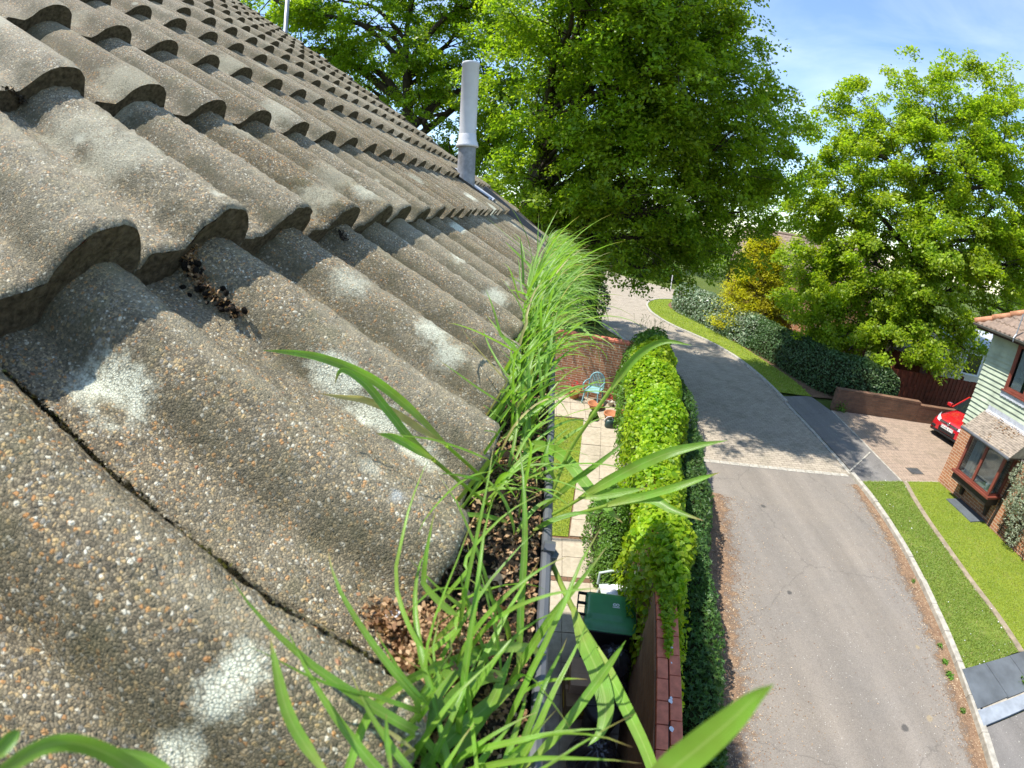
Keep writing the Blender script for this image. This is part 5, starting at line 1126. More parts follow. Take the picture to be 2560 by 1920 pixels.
o_ = MB(); o_.lathe([(0, 0), (.05, .01), (.03, .06), (.06, .12), (.03, .17), (0, .18)], n=14); o = o_.build('ornament', MT['lampglass'], None, True, loc=(BX+.2, 6.86, FZ0+.022)); tag(o, 'small pale glass ornament standing inside the bay window', 'ornament')
o_ = MB(); o_.obox((0, 0, .11), (.008, .06, .11), .5, 0, .004); o = o_.build('picture_frame', MT['stone'], None, loc=(BX+.18, 7.42, FZ0+.022)); tag(o, 'small tan picture frame leaning inside the bay window', 'picture frame')
for y in (B0+.08, B1-.22):
    mb = MB(); mb.add([(HX, y, .60), (HX, y+.07, .60), (BX+.14, y, .60), (BX+.14, y+.07, .60), (HX, y, .20), (HX, y+.07, .20), (HX-.09, y, .22), (HX-.09, y+.07, .22), (HX-.16, y, .42), (HX-.16, y+.07, .42)], [(0, 1, 3, 2), (4, 6, 7, 5), (0, 2, 8, 6, 4), (1, 5, 7, 9, 3), (2, 3, 9, 8), (8, 9, 7, 6), (0, 4, 5, 1)]); mb.build('bay_bracket', MT['darkwood'], ha)
# bay roof in small plain tiles, with gutter and lead
mb = MB(); RX0, RZ0, RZ1 = BX-.17, 1.985, 2.50; RY0, RY1 = 6.40, 8.02; cn = 13
for c in range(cn):
    s0, s1 = c/cn, (c+1)/cn+.012; x0, x1 = RX0+(HX-.02-RX0)*s0, RX0+(HX-.02-RX0)*s1; z0, z1 = RZ0+(RZ1-RZ0)*s0+.014, RZ0+(RZ1-RZ0)*s1; y = RY0+(0 if c % 2 else -.05)
    while y < RY1:
        a, b = max(RY0, y+.002), min(RY1, y+.118); dz = rng.normal(0, .0025)
        if b > a+.01: mb.add([(x0, a, z0+dz), (x0, b, z0+dz), (min(HX, x1), b, z1+dz), (min(HX, x1), a, z1+dz), (x0, a, z0-.012), (x0, b, z0-.012)], [(0, 3, 2, 1), (4, 0, 1, 5)])
        y += .12
mb.add([(RX0, RY0, RZ0), (HX, RY0, RZ0), (HX, RY0, RZ1)], [(0, 1, 2)]); mb.add([(RX0, RY1, RZ0), (HX, RY1, RZ0), (HX, RY1, RZ1)], [(0, 2, 1)]); br = mb.build('bay_roof', MT['plainTile'], ha)
mb = MB(); mb.box(RX0+.03, HX-.001, RY0+.02, RY1-.02, 1.93, 1.984); mb.build('bay_fascia', MT['fascia'], ha)
mb = MB(); mb.tube([(RX0-.035, RY0-.02, 1.965), (RX0-.035, RY1+.02, 1.965)], .042, 10); mb.build('bay_gutter', MT['slot'], ha)
mb = MB(); mb.add([(HX-.13, RY0+.02, RZ1-.095), (HX-.13, RY1-.02, RZ1-.095), (HX-.02, RY1-.02, RZ1+.022), (HX-.02, RY0+.02, RZ1+.022), (HX-.024, RY1-.02, RZ1+.14), (HX-.024, RY0+.02, RZ1+.14)], [(0, 3, 2, 1), (3, 5, 4, 2)]); mb.build('bay_lead', MT['lead'], ha)
P = np.c_[rng.uniform(RX0+.02, HX-.05, 260), rng.uniform(6.55, 7.7, 260), np.zeros(260)]; keep = smooth_noise(P, 9, 5) > .08; P = P[keep]; P[:, 2] = RZ0+(P[:, 0]-RX0)/(HX-.02-RX0)*(RZ1-RZ0)+.03
V, F = leafcards(P, .05, None, .5, 'fold'); o = mk('roof_moss', V, F, MT['litter'], br); kind(o, 'stuff')
mb = MB(); mb.tube([(HX-.16, 6.36, 1.95), (HX-.06, 6.40, 1.85), (HX-.05, 6.44, 1.7), (HX-.05, 6.44, .0)], .034, 10); mb.build('downpipe', MT['darkwood'], ha)
mb = MB(); mb.box(HX-.6, HX-.01, 6.6, 7.6, .0, .10); mb.build('slate_apron', MT['slate'], ha)
# trellis and grey-leaved climber
tr = thing('trellis', 'dark timber trellis panel fixed low on the red brick wall', 'trellis', (0, 0, 0))
for i in range(5):
    mb = MB(); mb.box(HX-.05, HX-.032, 5.58, 6.15, .16+.125*i, .19+.125*i); mb.build('rail', MT['darkwood'], tr)
for y in (5.62, 5.86, 6.09):
    mb = MB(); mb.box(HX-.032, HX-.014, y-.015, y+.015, .12, 1.5); mb.build('upright', MT['darkwood'], tr)
cl = thing('grey_shrub', 'grey-green climbing shrub on the brick wall beside the bay window', 'shrub', (0, 0, 0)); VV = []
for (y, z, ry, rz, n) in ((6.08, 1.65, .34, .30, 620), (5.85, 1.25, .38, .22, 560), (6.02, .98, .20, .16, 240), (5.72, .72, .22, .18, 300), (5.6, .40, .17, .17, 240), (5.4, 1.5, .4, .5, 700), (5.82, .88, .14, .12, 120), (5.0, .9, .35, .5, 500)):
    q = rng.normal(0, 1, (n, 3)); q /= np.linalg.norm(q, axis=1)[:, None]; VV.append(np.c_[HX-.24+q[:, 0]*.20, y+q[:, 1]*ry, z+q[:, 2]*rz]+rng.normal(0, .035, (n, 3)))
V, F = leafcards(np.concatenate(VV), .075, np.array([-.5, 0, .6]), .6, 'long', .2); mk('leaves', V, F, MT['leaf_grey'], cl)
mb = MB(); mb.tube([(HX-.12, 5.55, .02), (HX-.10, 5.6, .5), (HX-.16, 5.8, 1.0), (HX-.2, 5.9, 1.6)], [.02, .016, .012, .006], 6); mb.tube([(HX-.12, 5.7, .02), (HX-.2, 5.66, .25), (HX-.1, 5.5, .5)], .006, 5); mb.build('stem', MT['bark'], cl)
bush('border_bush', 'dark leafy clump at the foot of the red brick wall at the right edge', (11.25, 4.55), (.22, .3), .6, 900, .06, MT['leaf_dark'], 'fold', 57)
st_ = MB(); bm = bmesh.new(); bmesh.ops.create_icosphere(bm, subdivisions=3, radius=1)
for v in bm.verts: v.co = Vector((v.co.x*.17*(1+.1*math.sin(v.co.y*5)), v.co.y*.14, max(0, .08+v.co.z*.12*(1+.15*math.sin(v.co.x*6)))))
bm.verts.index_update(); o = mk('boulder', [tuple(v.co) for v in bm.verts], [tuple(v.index for v in f.verts) for f in bm.faces], MT['stone'], None, True, loc=(8.35, 2.18, .10)); bm.free(); tag(o, 'pale rounded boulder on the slate step at the edge of the photo', 'boulder')
V, F = leafcards(rng.normal(0, 1, (60, 3))*[.05, .05, .04]+[8.24, 2.3, .16], .05, None, .8); tag(mk('weed', V, F, MT['leaf_bush'], None), 'small weed growing beside the pale boulder on the slate step', 'weed')
# low wall, fence, shed, car
lw = thing('low_wall', 'low weathered brick wall with a coping behind the block paved drive', 'low wall', (0, 0, 0))
mb = MB(); A, B = np.array([10.5, 13.25]), np.array([14.1, 12.72]); C2 = np.array([17.5, 12.35])
for a, b, h in ((A, B, .74), (B, C2, .62)):
    d = b-a; c = (a+b)/2; mb.obox((c[0], c[1], h/2), (np.linalg.norm(d)/2, .11, h/2), math.atan2(d[1], d[0]))
mb.build('brickwork', MT['brick_low'], lw); mb = MB()
for a, b, h in ((A, B, .74), (B, C2, .62)):
    d = b-a; n = int(np.linalg.norm(d)/.115)
    for i in range(n):
        p_ = a+d*(i+.5)/n; mb.obox((p_[0], p_[1], h+.052), (np.linalg.norm(d)/n/2-.004, .113, .05), math.atan2(d[1], d[0])+rng.normal(0, .01), 0, .006)
mb.build('coping', MT['brick_low'], lw)
V, F = leafcards(rng.normal(0, 1, (160, 3))*[.14, .07, .12]+[10.75, 13.05, .16], .08, None, .8); tag(mk('weed', V, F, MT['leaf_bush'], None), 'clump of weeds at the left foot of the low brick wall', 'weed')
fe = thing('board_fence', 'tall dark red-brown close boarded fence behind the low wall and car', 'fence', (0, 0, 0)); fA, fB = np.array([13.6, 14.25]), np.array([21.5, 13.6]); d = fB-fA; fl_ = np.linalg.norm(d); a_ = math.atan2(d[1], d[0]); mb = MB(); n = 72
for i in range(n):
    p_ = fA+d*(i+.5)/n; mb.obox((p_[0], p_[1]-.02-.012*(i % 2), .78), (fl_/n/2+.006, .009, .74+rng.normal(0, .006)), a_+.06)
mb.build('boards', MT['wood'], fe)
for i in range(5):
    p_ = fA+d*(i*.245+.01); mb = MB(); mb.obox((p_[0], p_[1]+.06, .82), (.05, .05, .84), a_, 0, .01); mb.build('post', MT['wood'], fe)
mb = MB(); mb.obox(((fA+fB)[0]/2, (fA+fB)[1]/2+.03, 1.1), (fl_/2, .03, .04), a_); mb.obox(((fA+fB)[0]/2, (fA+fB)[1]/2+.03, .35), (fl_/2, .03, .04), a_); mb.build('rail', MT['wood'], fe)
sd = thing('outbuilding', 'cream outbuilding with a white framed window glimpsed under the pale oak', 'outbuilding', (23.5, 18.5, 0), -.1)
mb = MB(); mb.box(-2.6, 2.6, -1.4, 1.6, 0, 2.35); mb.build('wall', MT['cream'], sd); mb = MB(); mb.add([(-2.8, -1.6, 2.35), (2.8, -1.6, 2.35), (2.8, 1.8, 2.9), (-2.8, 1.8, 2.9)], [(0, 1, 2, 3)]); mb.box(-2.8, 2.8, -1.62, -1.58, 2.2, 2.36); mb.build('roof', MT['lead'], sd)
mb = MB(); mb.box(-2.0, -.7, -1.45, -1.40, .9, 1.0); mb.box(-2.0, -1.9, -1.45, -1.40, 1.0, 2.0); mb.box(-.8, -.7, -1.45, -1.40, 1.0, 2.0); mb.box(-2.0, -.7, -1.45, -1.40, 2.0, 2.1); f_ = mb.build('window', MT['white'], sd); mb = MB(); mb.box(-1.9, -.8, -1.42, -1.41, 1.0, 2.0); mb.build('pane', MT['darkglass'], f_)
s2 = thing('shed', 'pale roofed shed seen in the gap behind the dark hedge', 'shed', (16.4, 15.9, 0), .35); mb = MB(); mb.box(-1.2, 1.2, -.9, .9, 0, 1.9); mb.build('wall', MT['wood'], s2); mb = MB(); mb.add([(-1.35, -1.05, 1.88), (1.35, -1.05, 1.88), (1.35, 1.05, 2.5), (-1.35, 1.05, 2.5)], [(0, 1, 2, 3)]); mb.add([(-1.35, -1.05, 1.84), (1.35, -1.05, 1.84), (1.35, -1.05, 1.88), (-1.35, -1.05, 1.88)], [(0, 1, 2, 3)]); mb.build('roof', MT['lead'], s2)
# brick houses glimpsed behind
def plain_house(label, c, s, eave, ridge, rot, roofmat):
    t = thing('brick_house', label, 'house', c, rot); mb = MB(); mb.box(-s[0], s[0], -s[1], s[1], 0, eave); mb.add([(-s[0], -s[1], eave), (-s[0], s[1], eave), (-s[0], 0, ridge-.05), (s[0], -s[1], eave), (s[0], s[1], eave), (s[0], 0, ridge-.05)], [(0, 2, 1), (3, 4, 5)]); mb.build('wall', MT['brick_house'], t)
    mb = MB(); k = (ridge-eave)/s[1]
    for sg in (-1, 1):
        n = 10
        for i in range(n):
            y0, y1 = s[1]+.35-(s[1]+.35)*i/n, s[1]+.35-(s[1]+.35)*(i+1)/n; z0, z1 = ridge-k*y0+.05, ridge-k*y1+.02; V = [(-s[0]-.25, sg*y0, z0), (s[0]+.25, sg*y0, z0), (s[0]+.25, sg*y1, z1), (-s[0]-.25, sg*y1, z1), (-s[0]-.25, sg*y0, z0-.05), (s[0]+.25, sg*y0, z0-.05)]; mb.add(V, [(0, 1, 2, 3) if sg < 0 else (3, 2, 1, 0), (4, 5, 1, 0) if sg < 0 else (0, 1, 5, 4)])
    mb.build('roof', roofmat, t); mb = MB(); mb.tube([(-s[0]-.25, 0, ridge+.04), (s[0]+.25, 0, ridge+.04)], .12, 8); mb.build('ridge', roofmat, t)
    for x in (-s[0]*.5, s[0]*.4):
        mb = MB(); mb.box(x-.6, x+.6, -s[1]-.05, -s[1]-.01, 1.0, 1.08); mb.box(x-.6, x+.6, -s[1]-.05, -s[1]-.01, 2.0, 2.08); mb.box(x-.6, x-.52, -s[1]-.05, -s[1]-.01, 1.08, 2.0); mb.box(x+.52, x+.6, -s[1]-.05, -s[1]-.01, 1.08, 2.0); f = mb.build('window', MT['white'], t); mb = MB(); mb.box(x-.52, x+.52, -s[1]-.03, -s[1]-.02, 1.08, 2.0); mb.build('pane', MT['darkglass'], f)
    return t
plain_house('brick house with a brown tiled roof behind the golden conifer', (19.6, 32.2, 0), (5.0, 3.6), 3.6, 5.9, math.radians(-35), MT['roof_far'])
plain_house('red roofed house half hidden behind the end of our tiled roof', (-4.2, 33.0, 0), (4.2, 3.4), 3.6, 5.6, math.radians(8), MT['roof_red'])
lb = thing('low_wall', 'low orange brick garden wall behind the pale hedge and conifer', 'low wall', (0, 0, 0)); mb = MB(); mb.obox((13.4, 20.6, .75), (3.2, .11, .75), -1.0); mb.build('brickwork', MT['brick_house'], lb); mb = MB(); mb.obox((13.4, 20.6, 1.53), (3.25, .14, .035), -1.0, 0, .008); mb.build('coping', MT['stone'], lb)
sg = thing('thin_post', 'thin pale post at the corner of the far road', 'post', (10.0, 36.0, 0)); mb = MB(); mb.tube([(0, 0, -.1), (0, 0, 1.75)], .04, 8); mb.build('shaft', MT['white'], sg); mb = MB(); mb.lathe([(.05, 1.74), (.05, 1.79), (0, 1.81)], n=10); mb.build('cap', MT['slot'], sg)
# ------------------------------------------------------------------ red hatchback, nose towards the road
car = thing('parked_car', 'bright red hatchback parked nose out between low wall and boarded house', 'car', (14.15, 11.08, .05), math.radians(189))
# own space: +x is the nose, origin under the front bumper centre; x runs 0 (nose) to -4.2
def sec(x):
    """half width, sill z, belt z, crown z at station x"""
    X = [0, -.06, -.18, -.45, -.9, -1.25, -2.0, -3.0, -3.8, -4.1, -4.2]
    hw = np.interp(x, X[::-1], [.60, .78, .84, .875, .88, .88, .88, .86, .80, .66, .50][::-1][::-1][::-1])
    return hw
def lerp(x, tab): t = sorted(tab); return float(np.interp(x, [a for a, _ in t], [b for _, b in t]))
HWt = [(0.02, .50), (-.03, .66), (-.12, .78), (-.3, .845), (-.7, .87), (-2.2, .88), (-3.4, .86), (-4.0, .80), (-4.2, .62)]
TOPt = [(0.02, .62), (-.05, .70), (-.15, .76), (-.35, .82), (-.8, .90), (-1.15, .965), (-2.0, .98), (-3.2, 1.0), (-4.0, 1.02), (-4.2, .95)]
BOTt = [(0.02, .30), (-.05, .24), (-.3, .22), (-4.0, .25), (-4.2, .35)]
xs = [0.02, 0, -.03, -.08, -.15, -.25, -.35, -.5, -.65, -.8, -1.0, -1.15, -1.4, -1.8, -2.2, -2.6, -3.0, -3.3, -3.6, -3.9, -4.08, -4.2]
mb = MB(); ring = 19; V = []
for x in xs:
    h, zt, zb = lerp(x, HWt), lerp(x, TOPt), lerp(x, BOTt)
    for k in range(ring):
        a = math.pi*k/(ring-1); c, s = math.cos(a), math.sin(a); yy = math.copysign(abs(c)**.42, c)*h; sh = abs(s)**.62
        z = zb+(zt-zb)*sh; z += .022*max(0, 1-abs(yy)/h*1.05)*(1 if sh > .9 else 0); yy *= 1-.05*max(0, (z-.62))/.3+.0; V.append((x, yy, z))
F = [(i*ring+k, (i+1)*ring+k, (i+1)*ring+k+1, i*ring+k+1) for i in range(len(xs)-1) for k in range(ring-1)]; F += [tuple(range(ring)), tuple((len(xs)-1)*ring+k for k in range(ring))[::-1]]
mb.add(V, F); bd_ = mb.build('body', MT['red'], car, True)
# cabin
mb = MB(); gx_ = [(-1.05, .94, .70), (-1.75, 1.40, .60), (-2.2, 1.47, .585), (-2.9, 1.47, .575), (-3.5, 1.40, .56), (-4.02, 1.02, .64)]; V = []
for x, z, h in gx_: V += [(x, -h, z), (x, -h*.6, z+.025), (x, 0, z+.035), (x, h*.6, z+.025), (x, h, z)]
def shell(a, b): return [(a*5+k, a*5+k+1, b*5+k+1, b*5+k) for k in range(4)]
def cab(name, mat, F, off=0): m_ = MB(); us = sorted({i for f in F for i in f}); m_.add([V[i] for i in us], [tuple(us.index(i) for i in f) for f in F]); return m_.build(name, mat, car, True)
cab('windscreen', MT['darkglass'], shell(0, 1)); cab('roof_panel', MT['red'], shell(1, 2)+shell(2, 3)+shell(3, 4)); cab('rear_window', MT['darkglass'], shell(4, 5))
for sg_ in (-1, 1):
    mb = MB(); e = [(-1.05, sg_*.76, .955), (-1.78, sg_*.60, 1.395), (-2.2, sg_*.588, 1.465), (-2.9, sg_*.578, 1.465), (-3.5, sg_*.563, 1.395), (-3.95, sg_*.74, .985)]; bt = [(-1.05, sg_*.80, .94), (-1.78, sg_*.835, .955), (-2.2, sg_*.84, .965), (-2.9, sg_*.83, .975), (-3.5, sg_*.80, .985), (-3.95, sg_*.75, .98)]
    mb.add(e+bt, [(i, i+1, 7+i, 6+i) if sg_ > 0 else (i+1, i, 6+i, 7+i) for i in range(5)]); mb.build('side_window', MT['darkglass'], car)
    mb = MB(); mb.tube([(-1.05, sg_*.755, .965), (-1.77, sg_*.605, 1.41)], .03, 6); mb.build('windscreen_pillar', MT['red'], car)
    # headlights
    m_ = MB(); n = 7; V2 = []
    for i in range(n):
        t_ = i/(n-1); y = .40+.36*t_; xf = lerp(0, HWt)*0; x = .0-.03*t_-.34*t_**2.4
        zl, zu = .605+.03*t_, .665+.125*t_
        V2 += [(x+.035, sg_*y, zl), (x+.02-.03*t_, sg_*(y-.005), (zl+zu)/2+.005), (x-.04-.09*t_, sg_*(y-.015), zu+.012)]
    m_.add(V2, [(3*i+a, 3*i+3+a, 3*i+4+a, 3*i+1+a) if sg_ > 0 else (3*i+3+a, 3*i+a, 3*i+1+a, 3*i+4+a) for i in range(n-1) for a in (0, 1)]); m_.build('headlight', MT['lampglass'], car, True)
    m_ = MB(); m_.obox((-1.16, sg_*.93, .99), (.07, .10, .065), 0, 0, .03); m_.build('wing_mirror', MT['red'], car)
    m_ = MB(); m_.obox((-.015, sg_*.55, .37), (.05, .12, .045), -sg_*.28, 0, .012); m_.build('lower_vent', MT['trim'], car)
# grille, badge bar, plate, lower bumper
mb = MB(); mb.obox((.028, 0, .655), (.012, .40, .035), 0, 0, .006); gl = mb.build('grille', MT['trim'], car)
mb = MB(); mb.obox((.042, 0, .668), (.006, .38, .010), 0, 0, .003); mb.obox((.044, 0, .64), (.005, .36, .006)); mb.build('grille_bar', MT['chrome'], gl)
mb = MB(); M = Matrix.Translation((.052, 0, .665)) @ Matrix.Rotation(math.pi/2, 4, 'Y'); w_ = MB(); w_.lathe([(0, 0), (.052, 0), (.058, .006), (.052, .012), (.040, .008), (0, .010)], n=24); mb.add([tuple(M @ Vector(v)) for v in w_.V], w_.F); mb.build('badge', MT['chrome'], car)
mb = MB(); mb.obox((.030, 0, .40), (.02, .36, .085), 0, 0, .02); mb.build('lower_grille', MT['trim'], car)
mb = MB(); mb.obox((.056, 0, .50), (.006, .26, .056), 0, 0, .003); pt = mb.build('number_plate', MT['plate'], car)
cu_ = bpy.data.curves.new('plate_text', 'FONT'); cu_.body = 'GU06 EYT'; cu_.size = .115; cu_.align_x = 'CENTER'; cu_.align_y = 'CENTER'; cu_.extrude = .0008
tmp_ = bpy.data.objects.new('plate_text_curve', cu_); COL.objects.link(tmp_); bpy.context.view_layer.update(); me_ = bpy.data.meshes.new_from_object(tmp_.evaluated_get(bpy.context.evaluated_depsgraph_get())); bpy.data.objects.remove(tmp_); me_.materials.clear(); me_.materials.append(MT['ink'])
to = bpy.data.objects.new('plate_text', me_); COL.objects.link(to); to.parent = pt; to.location = (.0635, 0, .50); to.rotation_euler = (math.pi/2, 0, math.pi/2);
mb = MB(); mb.obox((-.03, 0, .245), (.06, .62, .035), 0, 0, .015); mb.build('bumper_lip', MT['trim'], car)
for x in (-.85, -3.45):
    for sg_ in (-1, 1):
        wt = MB(); M = Matrix.Translation((x, sg_*.79, .31)) @ Matrix.Rotation(math.pi/2, 4, 'X'); w_ = MB(); w_.lathe([(.20, -.10), (.29, -.10), (.31, -.07), (.31, .07), (.29, .10), (.20, .10)], n=26); wt.add([tuple(M @ Vector(v)) for v in w_.V], w_.F); wh = wt.build('wheel', MT['tyre'], car, True)
        rm = MB(); w_ = MB(); w_.lathe([(0, -.06), (.06, -.09), (.20, -.08), (.205, 0), (.20, .08), (.06, .09), (0, .06)], n=20); rm.add([tuple(M @ Vector(v)) for v in w_.V], w_.F); rm.build('rim', MT['rim'], wh, True)
mb = MB(); mb.box(-4.0, -.12, -.78, .78, .16, .30); mb.build('underbody', MT['trim'], car)
# ------------------------------------------------------------------ what has settled in the gutter and between the tiles
def roof_hit(px, py, n=0.0):
    d = ray(px, py); nn = np.array([SA, 0, CA]); O = CAM-np.array([0, 0, EAVE]); t = -((O@nn)-n)/(d@nn); X = O+t*d; return X[1], -(X[0]-n*SA)/CA
def roof_surf(px, py, up=0.0):
    n = -.01
    for _ in range(60):
        u, v = roof_hit(px, py, n); t = (u-U0)/SP; t -= round(t); n = .6*n+.4*(float(profile(np.array(t)))-(.012 if v < G else .004)-TH*1.12*((v/G) % 1 if v > 0 else 0))
    return roof_pt(u, v, n+up)
ny_, nx_ = 620, 15; ys = np.linspace(-2.2, 4.1, ny_); q = np.linspace(0, 1, nx_); Yg, Qg = np.meshgrid(ys, q, indexing='ij'); Pq = np.stack([Qg*.11, Yg, 0*Yg], -1).reshape(-1, 3)
bump_ = (smooth_noise(Pq, 60, 3)*.010+smooth_noise(Pq, 200, 4)*.005+smooth_noise(Pq, 11, 6)*.012+rng.normal(0, .0012, len(Pq))).reshape(Yg.shape)
heap = .030*np.exp(-((Yg-.155)/.05)**2)*np.exp(-((Qg-.35)/.35)**2)+.018*np.exp(-((Yg-.36)/.06)**2)*np.exp(-((Qg-.5)/.4)**2)
Xg = GX-GR+.006+Qg*(2*GR-.014); Zg = GZ-.002+bump_*np.sin(np.clip(Qg, .02, .98)*math.pi)**.5+heap+.010*(1-Qg)-.006*Qg
idx = np.arange(ny_*nx_).reshape(ny_, nx_); F = np.stack([idx[:-1, :-1], idx[:-1, 1:], idx[1:, 1:], idx[1:, :-1]], -1).reshape(-1, 4)
o = mk('gutter_soil', np.stack([Xg, Yg, Zg], -1).reshape(-1, 3), F, MT['soil'], None, True); kind(o, 'stuff'); o['label'] = 'dark crumbly soil filling the gutter under the grass'; o['category'] = 'soil'
def soil_z(x, y): return float(Zg[int(np.clip((y+2.2)/6.3*(ny_-1), 0, ny_-1)), int(np.clip((x-(GX-GR+.006))/(2*GR-.014)*(nx_-1), 0, nx_-1))])
n = 17000; y = .0+2.6*rng.random(n)**1.9; x = rng.uniform(-.045, .055, n); C = np.c_[x, y, [soil_z(a, b)+.002 for a, b in zip(x, y)]]
n2 = 3000; y2 = rng.normal(.152, .020, n2); x2 = rng.normal(-.008, .014, n2); C2 = np.c_[x2, y2, [soil_z(a, b) for a, b in zip(x2, y2)]+np.abs(rng.normal(.004, .006, n2))]
V, F = leafcards(np.r_[C, C2], .0048, None, 1.0, 'fold'); o = mk('leaf_litter', V, F, MT['litter']); kind(o, 'stuff'); o['label'] = 'heap of tan bud scales and dead leaf bits lying in the gutter'; o['category'] = 'leaf litter'
y = .02+1.0*rng.random(30)**1.4; x = rng.uniform(-.04, .045, 30); V, F = leafcards(np.c_[x, y, [soil_z(a, b)+.004 for a, b in zip(x, y)]], .017, None, .7, 'lobed'); o = mk('dead_leaves', V, F, MT['litter']); kind(o, 'stuff'); o['label'] = 'curled dead leaves among the litter in the gutter'; o['category'] = 'leaf litter'
mb = MB()
for i in range(34):
    yy, xx, a_ = .02+.9*rng.random(), rng.uniform(-.035, .04), rng.uniform(0, 6.28); z = soil_z(xx, yy)+.004; l = rng.uniform(.008, .03); mb.tube([(xx, yy, z), (xx+l*.5*math.cos(a_), yy+l*.5*math.sin(a_), z+.003), (xx+l*math.cos(a_+.2), yy+l*math.sin(a_+.2), z+.001)], [.0009, .0008, .0005], 5)
o = mb.build('twigs', MT['bark']); kind(o, 'stuff'); o['label'] = 'broken twigs lying in the gutter litter'; o['category'] = 'twigs'
# moss and dirt packed in the joints between tiles: lumps of tiny scales
def packed(paths, w, n, size, label, mats, nm='moss'):
    PP = []
    for P in paths:
        P = np.array([roof_surf(a, b, dn) for a, b, dn in P]); s = rng.random(n)*(len(P)-1); i = s.astype(int); f = (s-i)[:, None]; c = P[i]*(1-f)+P[np.minimum(i+1, len(P)-1)]*f
        m_ = .45+.55*np.sin(s*7.3+P[0, 0]*50)**2; PP.append(c+rng.normal(0, 1, (n, 3))*(w*m_)[:, None]*[1, .8, .55])
    V, F = leafcards(np.concatenate(PP), size, None, 1.2, 'fold'); o = mk(nm, V, F, MT[mats]); kind(o, 'stuff'); o['label'] = label; o['category'] = nm; return o
def cushions(paths, n, rad, label, mat, nm='moss', spread=.3):
    VV, FF, b = [], [], 0; bm = bmesh.new(); bmesh.ops.create_icosphere(bm, subdivisions=3, radius=1); bm.verts.index_update(); S = np.array([v.co[:] for v in bm.verts]); SF = np.array([[v.index for v in f.verts] for f in bm.faces]); bm.free()
    for P, m_ in zip(paths, n):
        P = np.array([roof_surf(a, c, dn) for a, c, dn in P])
        for k in range(m_):
            s_ = (k+.5*rng.random())/m_*(len(P)-1); i = int(s_); c = P[i]*(1-s_+i)+P[min(i+1, len(P)-1)]*(s_-i); r_ = rng.uniform(*rad); c = c+rng.normal(0, 1, 3)*r_*spread
            Q = S*(1+.22*smooth_noise(S+k*3.1, 3.0, k+5)[:, None]+.16*smooth_noise(S+k*1.7, 9.0, k+9)[:, None]+rng.normal(0, .035, (len(S), 1)))*r_*rng.uniform(.7, 1.3, 3); VV.append(c+Q); FF.append(SF+b); b += len(S)
    o = mk(nm, np.concatenate(VV), np.concatenate(FF), MT[mat], None, True); kind(o, 'stuff'); o['label'] = label; o['category'] = nm; return o
CR1 = [(5, 805, .001), (120, 905, .001), (230, 1018, .001), (330, 1105, .001)]; CR2 = [(350, 1120, .0006), (470, 1217, .0006), (540, 1272, .0006), (640, 1338, .0006), (760, 1403, .0006), (860, 1462, .0006)]
cushions([CR1, CR2], [46, 40], (.0010, .0024), 'dark crumbs of dirt and dead moss packed in the joint between the nearest tiles', 'mossy')
cushions([[(430, 1186, .0012), (470, 1215, .0012), (495, 1236, .0012)], [(740, 1388, .0012), (760, 1400, .0012)]], [9, 4], (.0010, .0021), 'yellow-green moss growing in the joint between the nearest tiles', 'mossy2')
cushions([[(392, 560, .002), (410, 595, .002), (440, 632, .002), (480, 665, .002), (515, 688, .002)]], [70], (.0014, .0042), 'lumps of black dirt and dead moss lodged under the tile noses', 'crud', 'dirt', 1.5)
packed([[(392, 560, .006), (412, 600, .006), (445, 636, .006), (515, 688, .006)]], .006, 500, .0045, 'tan and brown crumbs on the black dirt under the tile noses', 'litter', 'dirt')
packed([CR1, CR2], .0022, 900, .0028, 'dark crumbs along the joint between the nearest tiles', 'moss')
packed([[(10, 190, .001), (40, 225, .001), (45, 240, .001)], [(730, 500, .001), (745, 520, .001)]], .0034, 420, .0036, 'small specks of black dirt caught on the tiles', 'dirt', 'dirt')
packed([[(815, 1335, .002), (860, 1350, .003), (905, 1350, .003)]], .009, 1500, .005, 'tan bud scales drifted into the tile channel above the gutter', 'litter', 'leaf_litter')
n_ = 11; p_ = roof_surf(838, 1338, .006); a_ = np.linspace(0, 2*math.pi, n_, endpoint=False); rr_ = rng.uniform(.75, 1.1, n_); V = [p_+np.array([math.cos(q)*r*.0052, math.sin(q)*r*.0040, .0012*math.sin(2*q)+z]) for z in (0, .0014) for q, r in zip(a_, rr_)]; tag(mk('chip', V, [tuple(range(n_, 2*n_))]+[(k, (k+1) % n_, n_+(k+1) % n_, n_+k) for k in range(n_)], MT['cloth']), 'small white flake lying at the edge of the tan bud scales', 'flake')

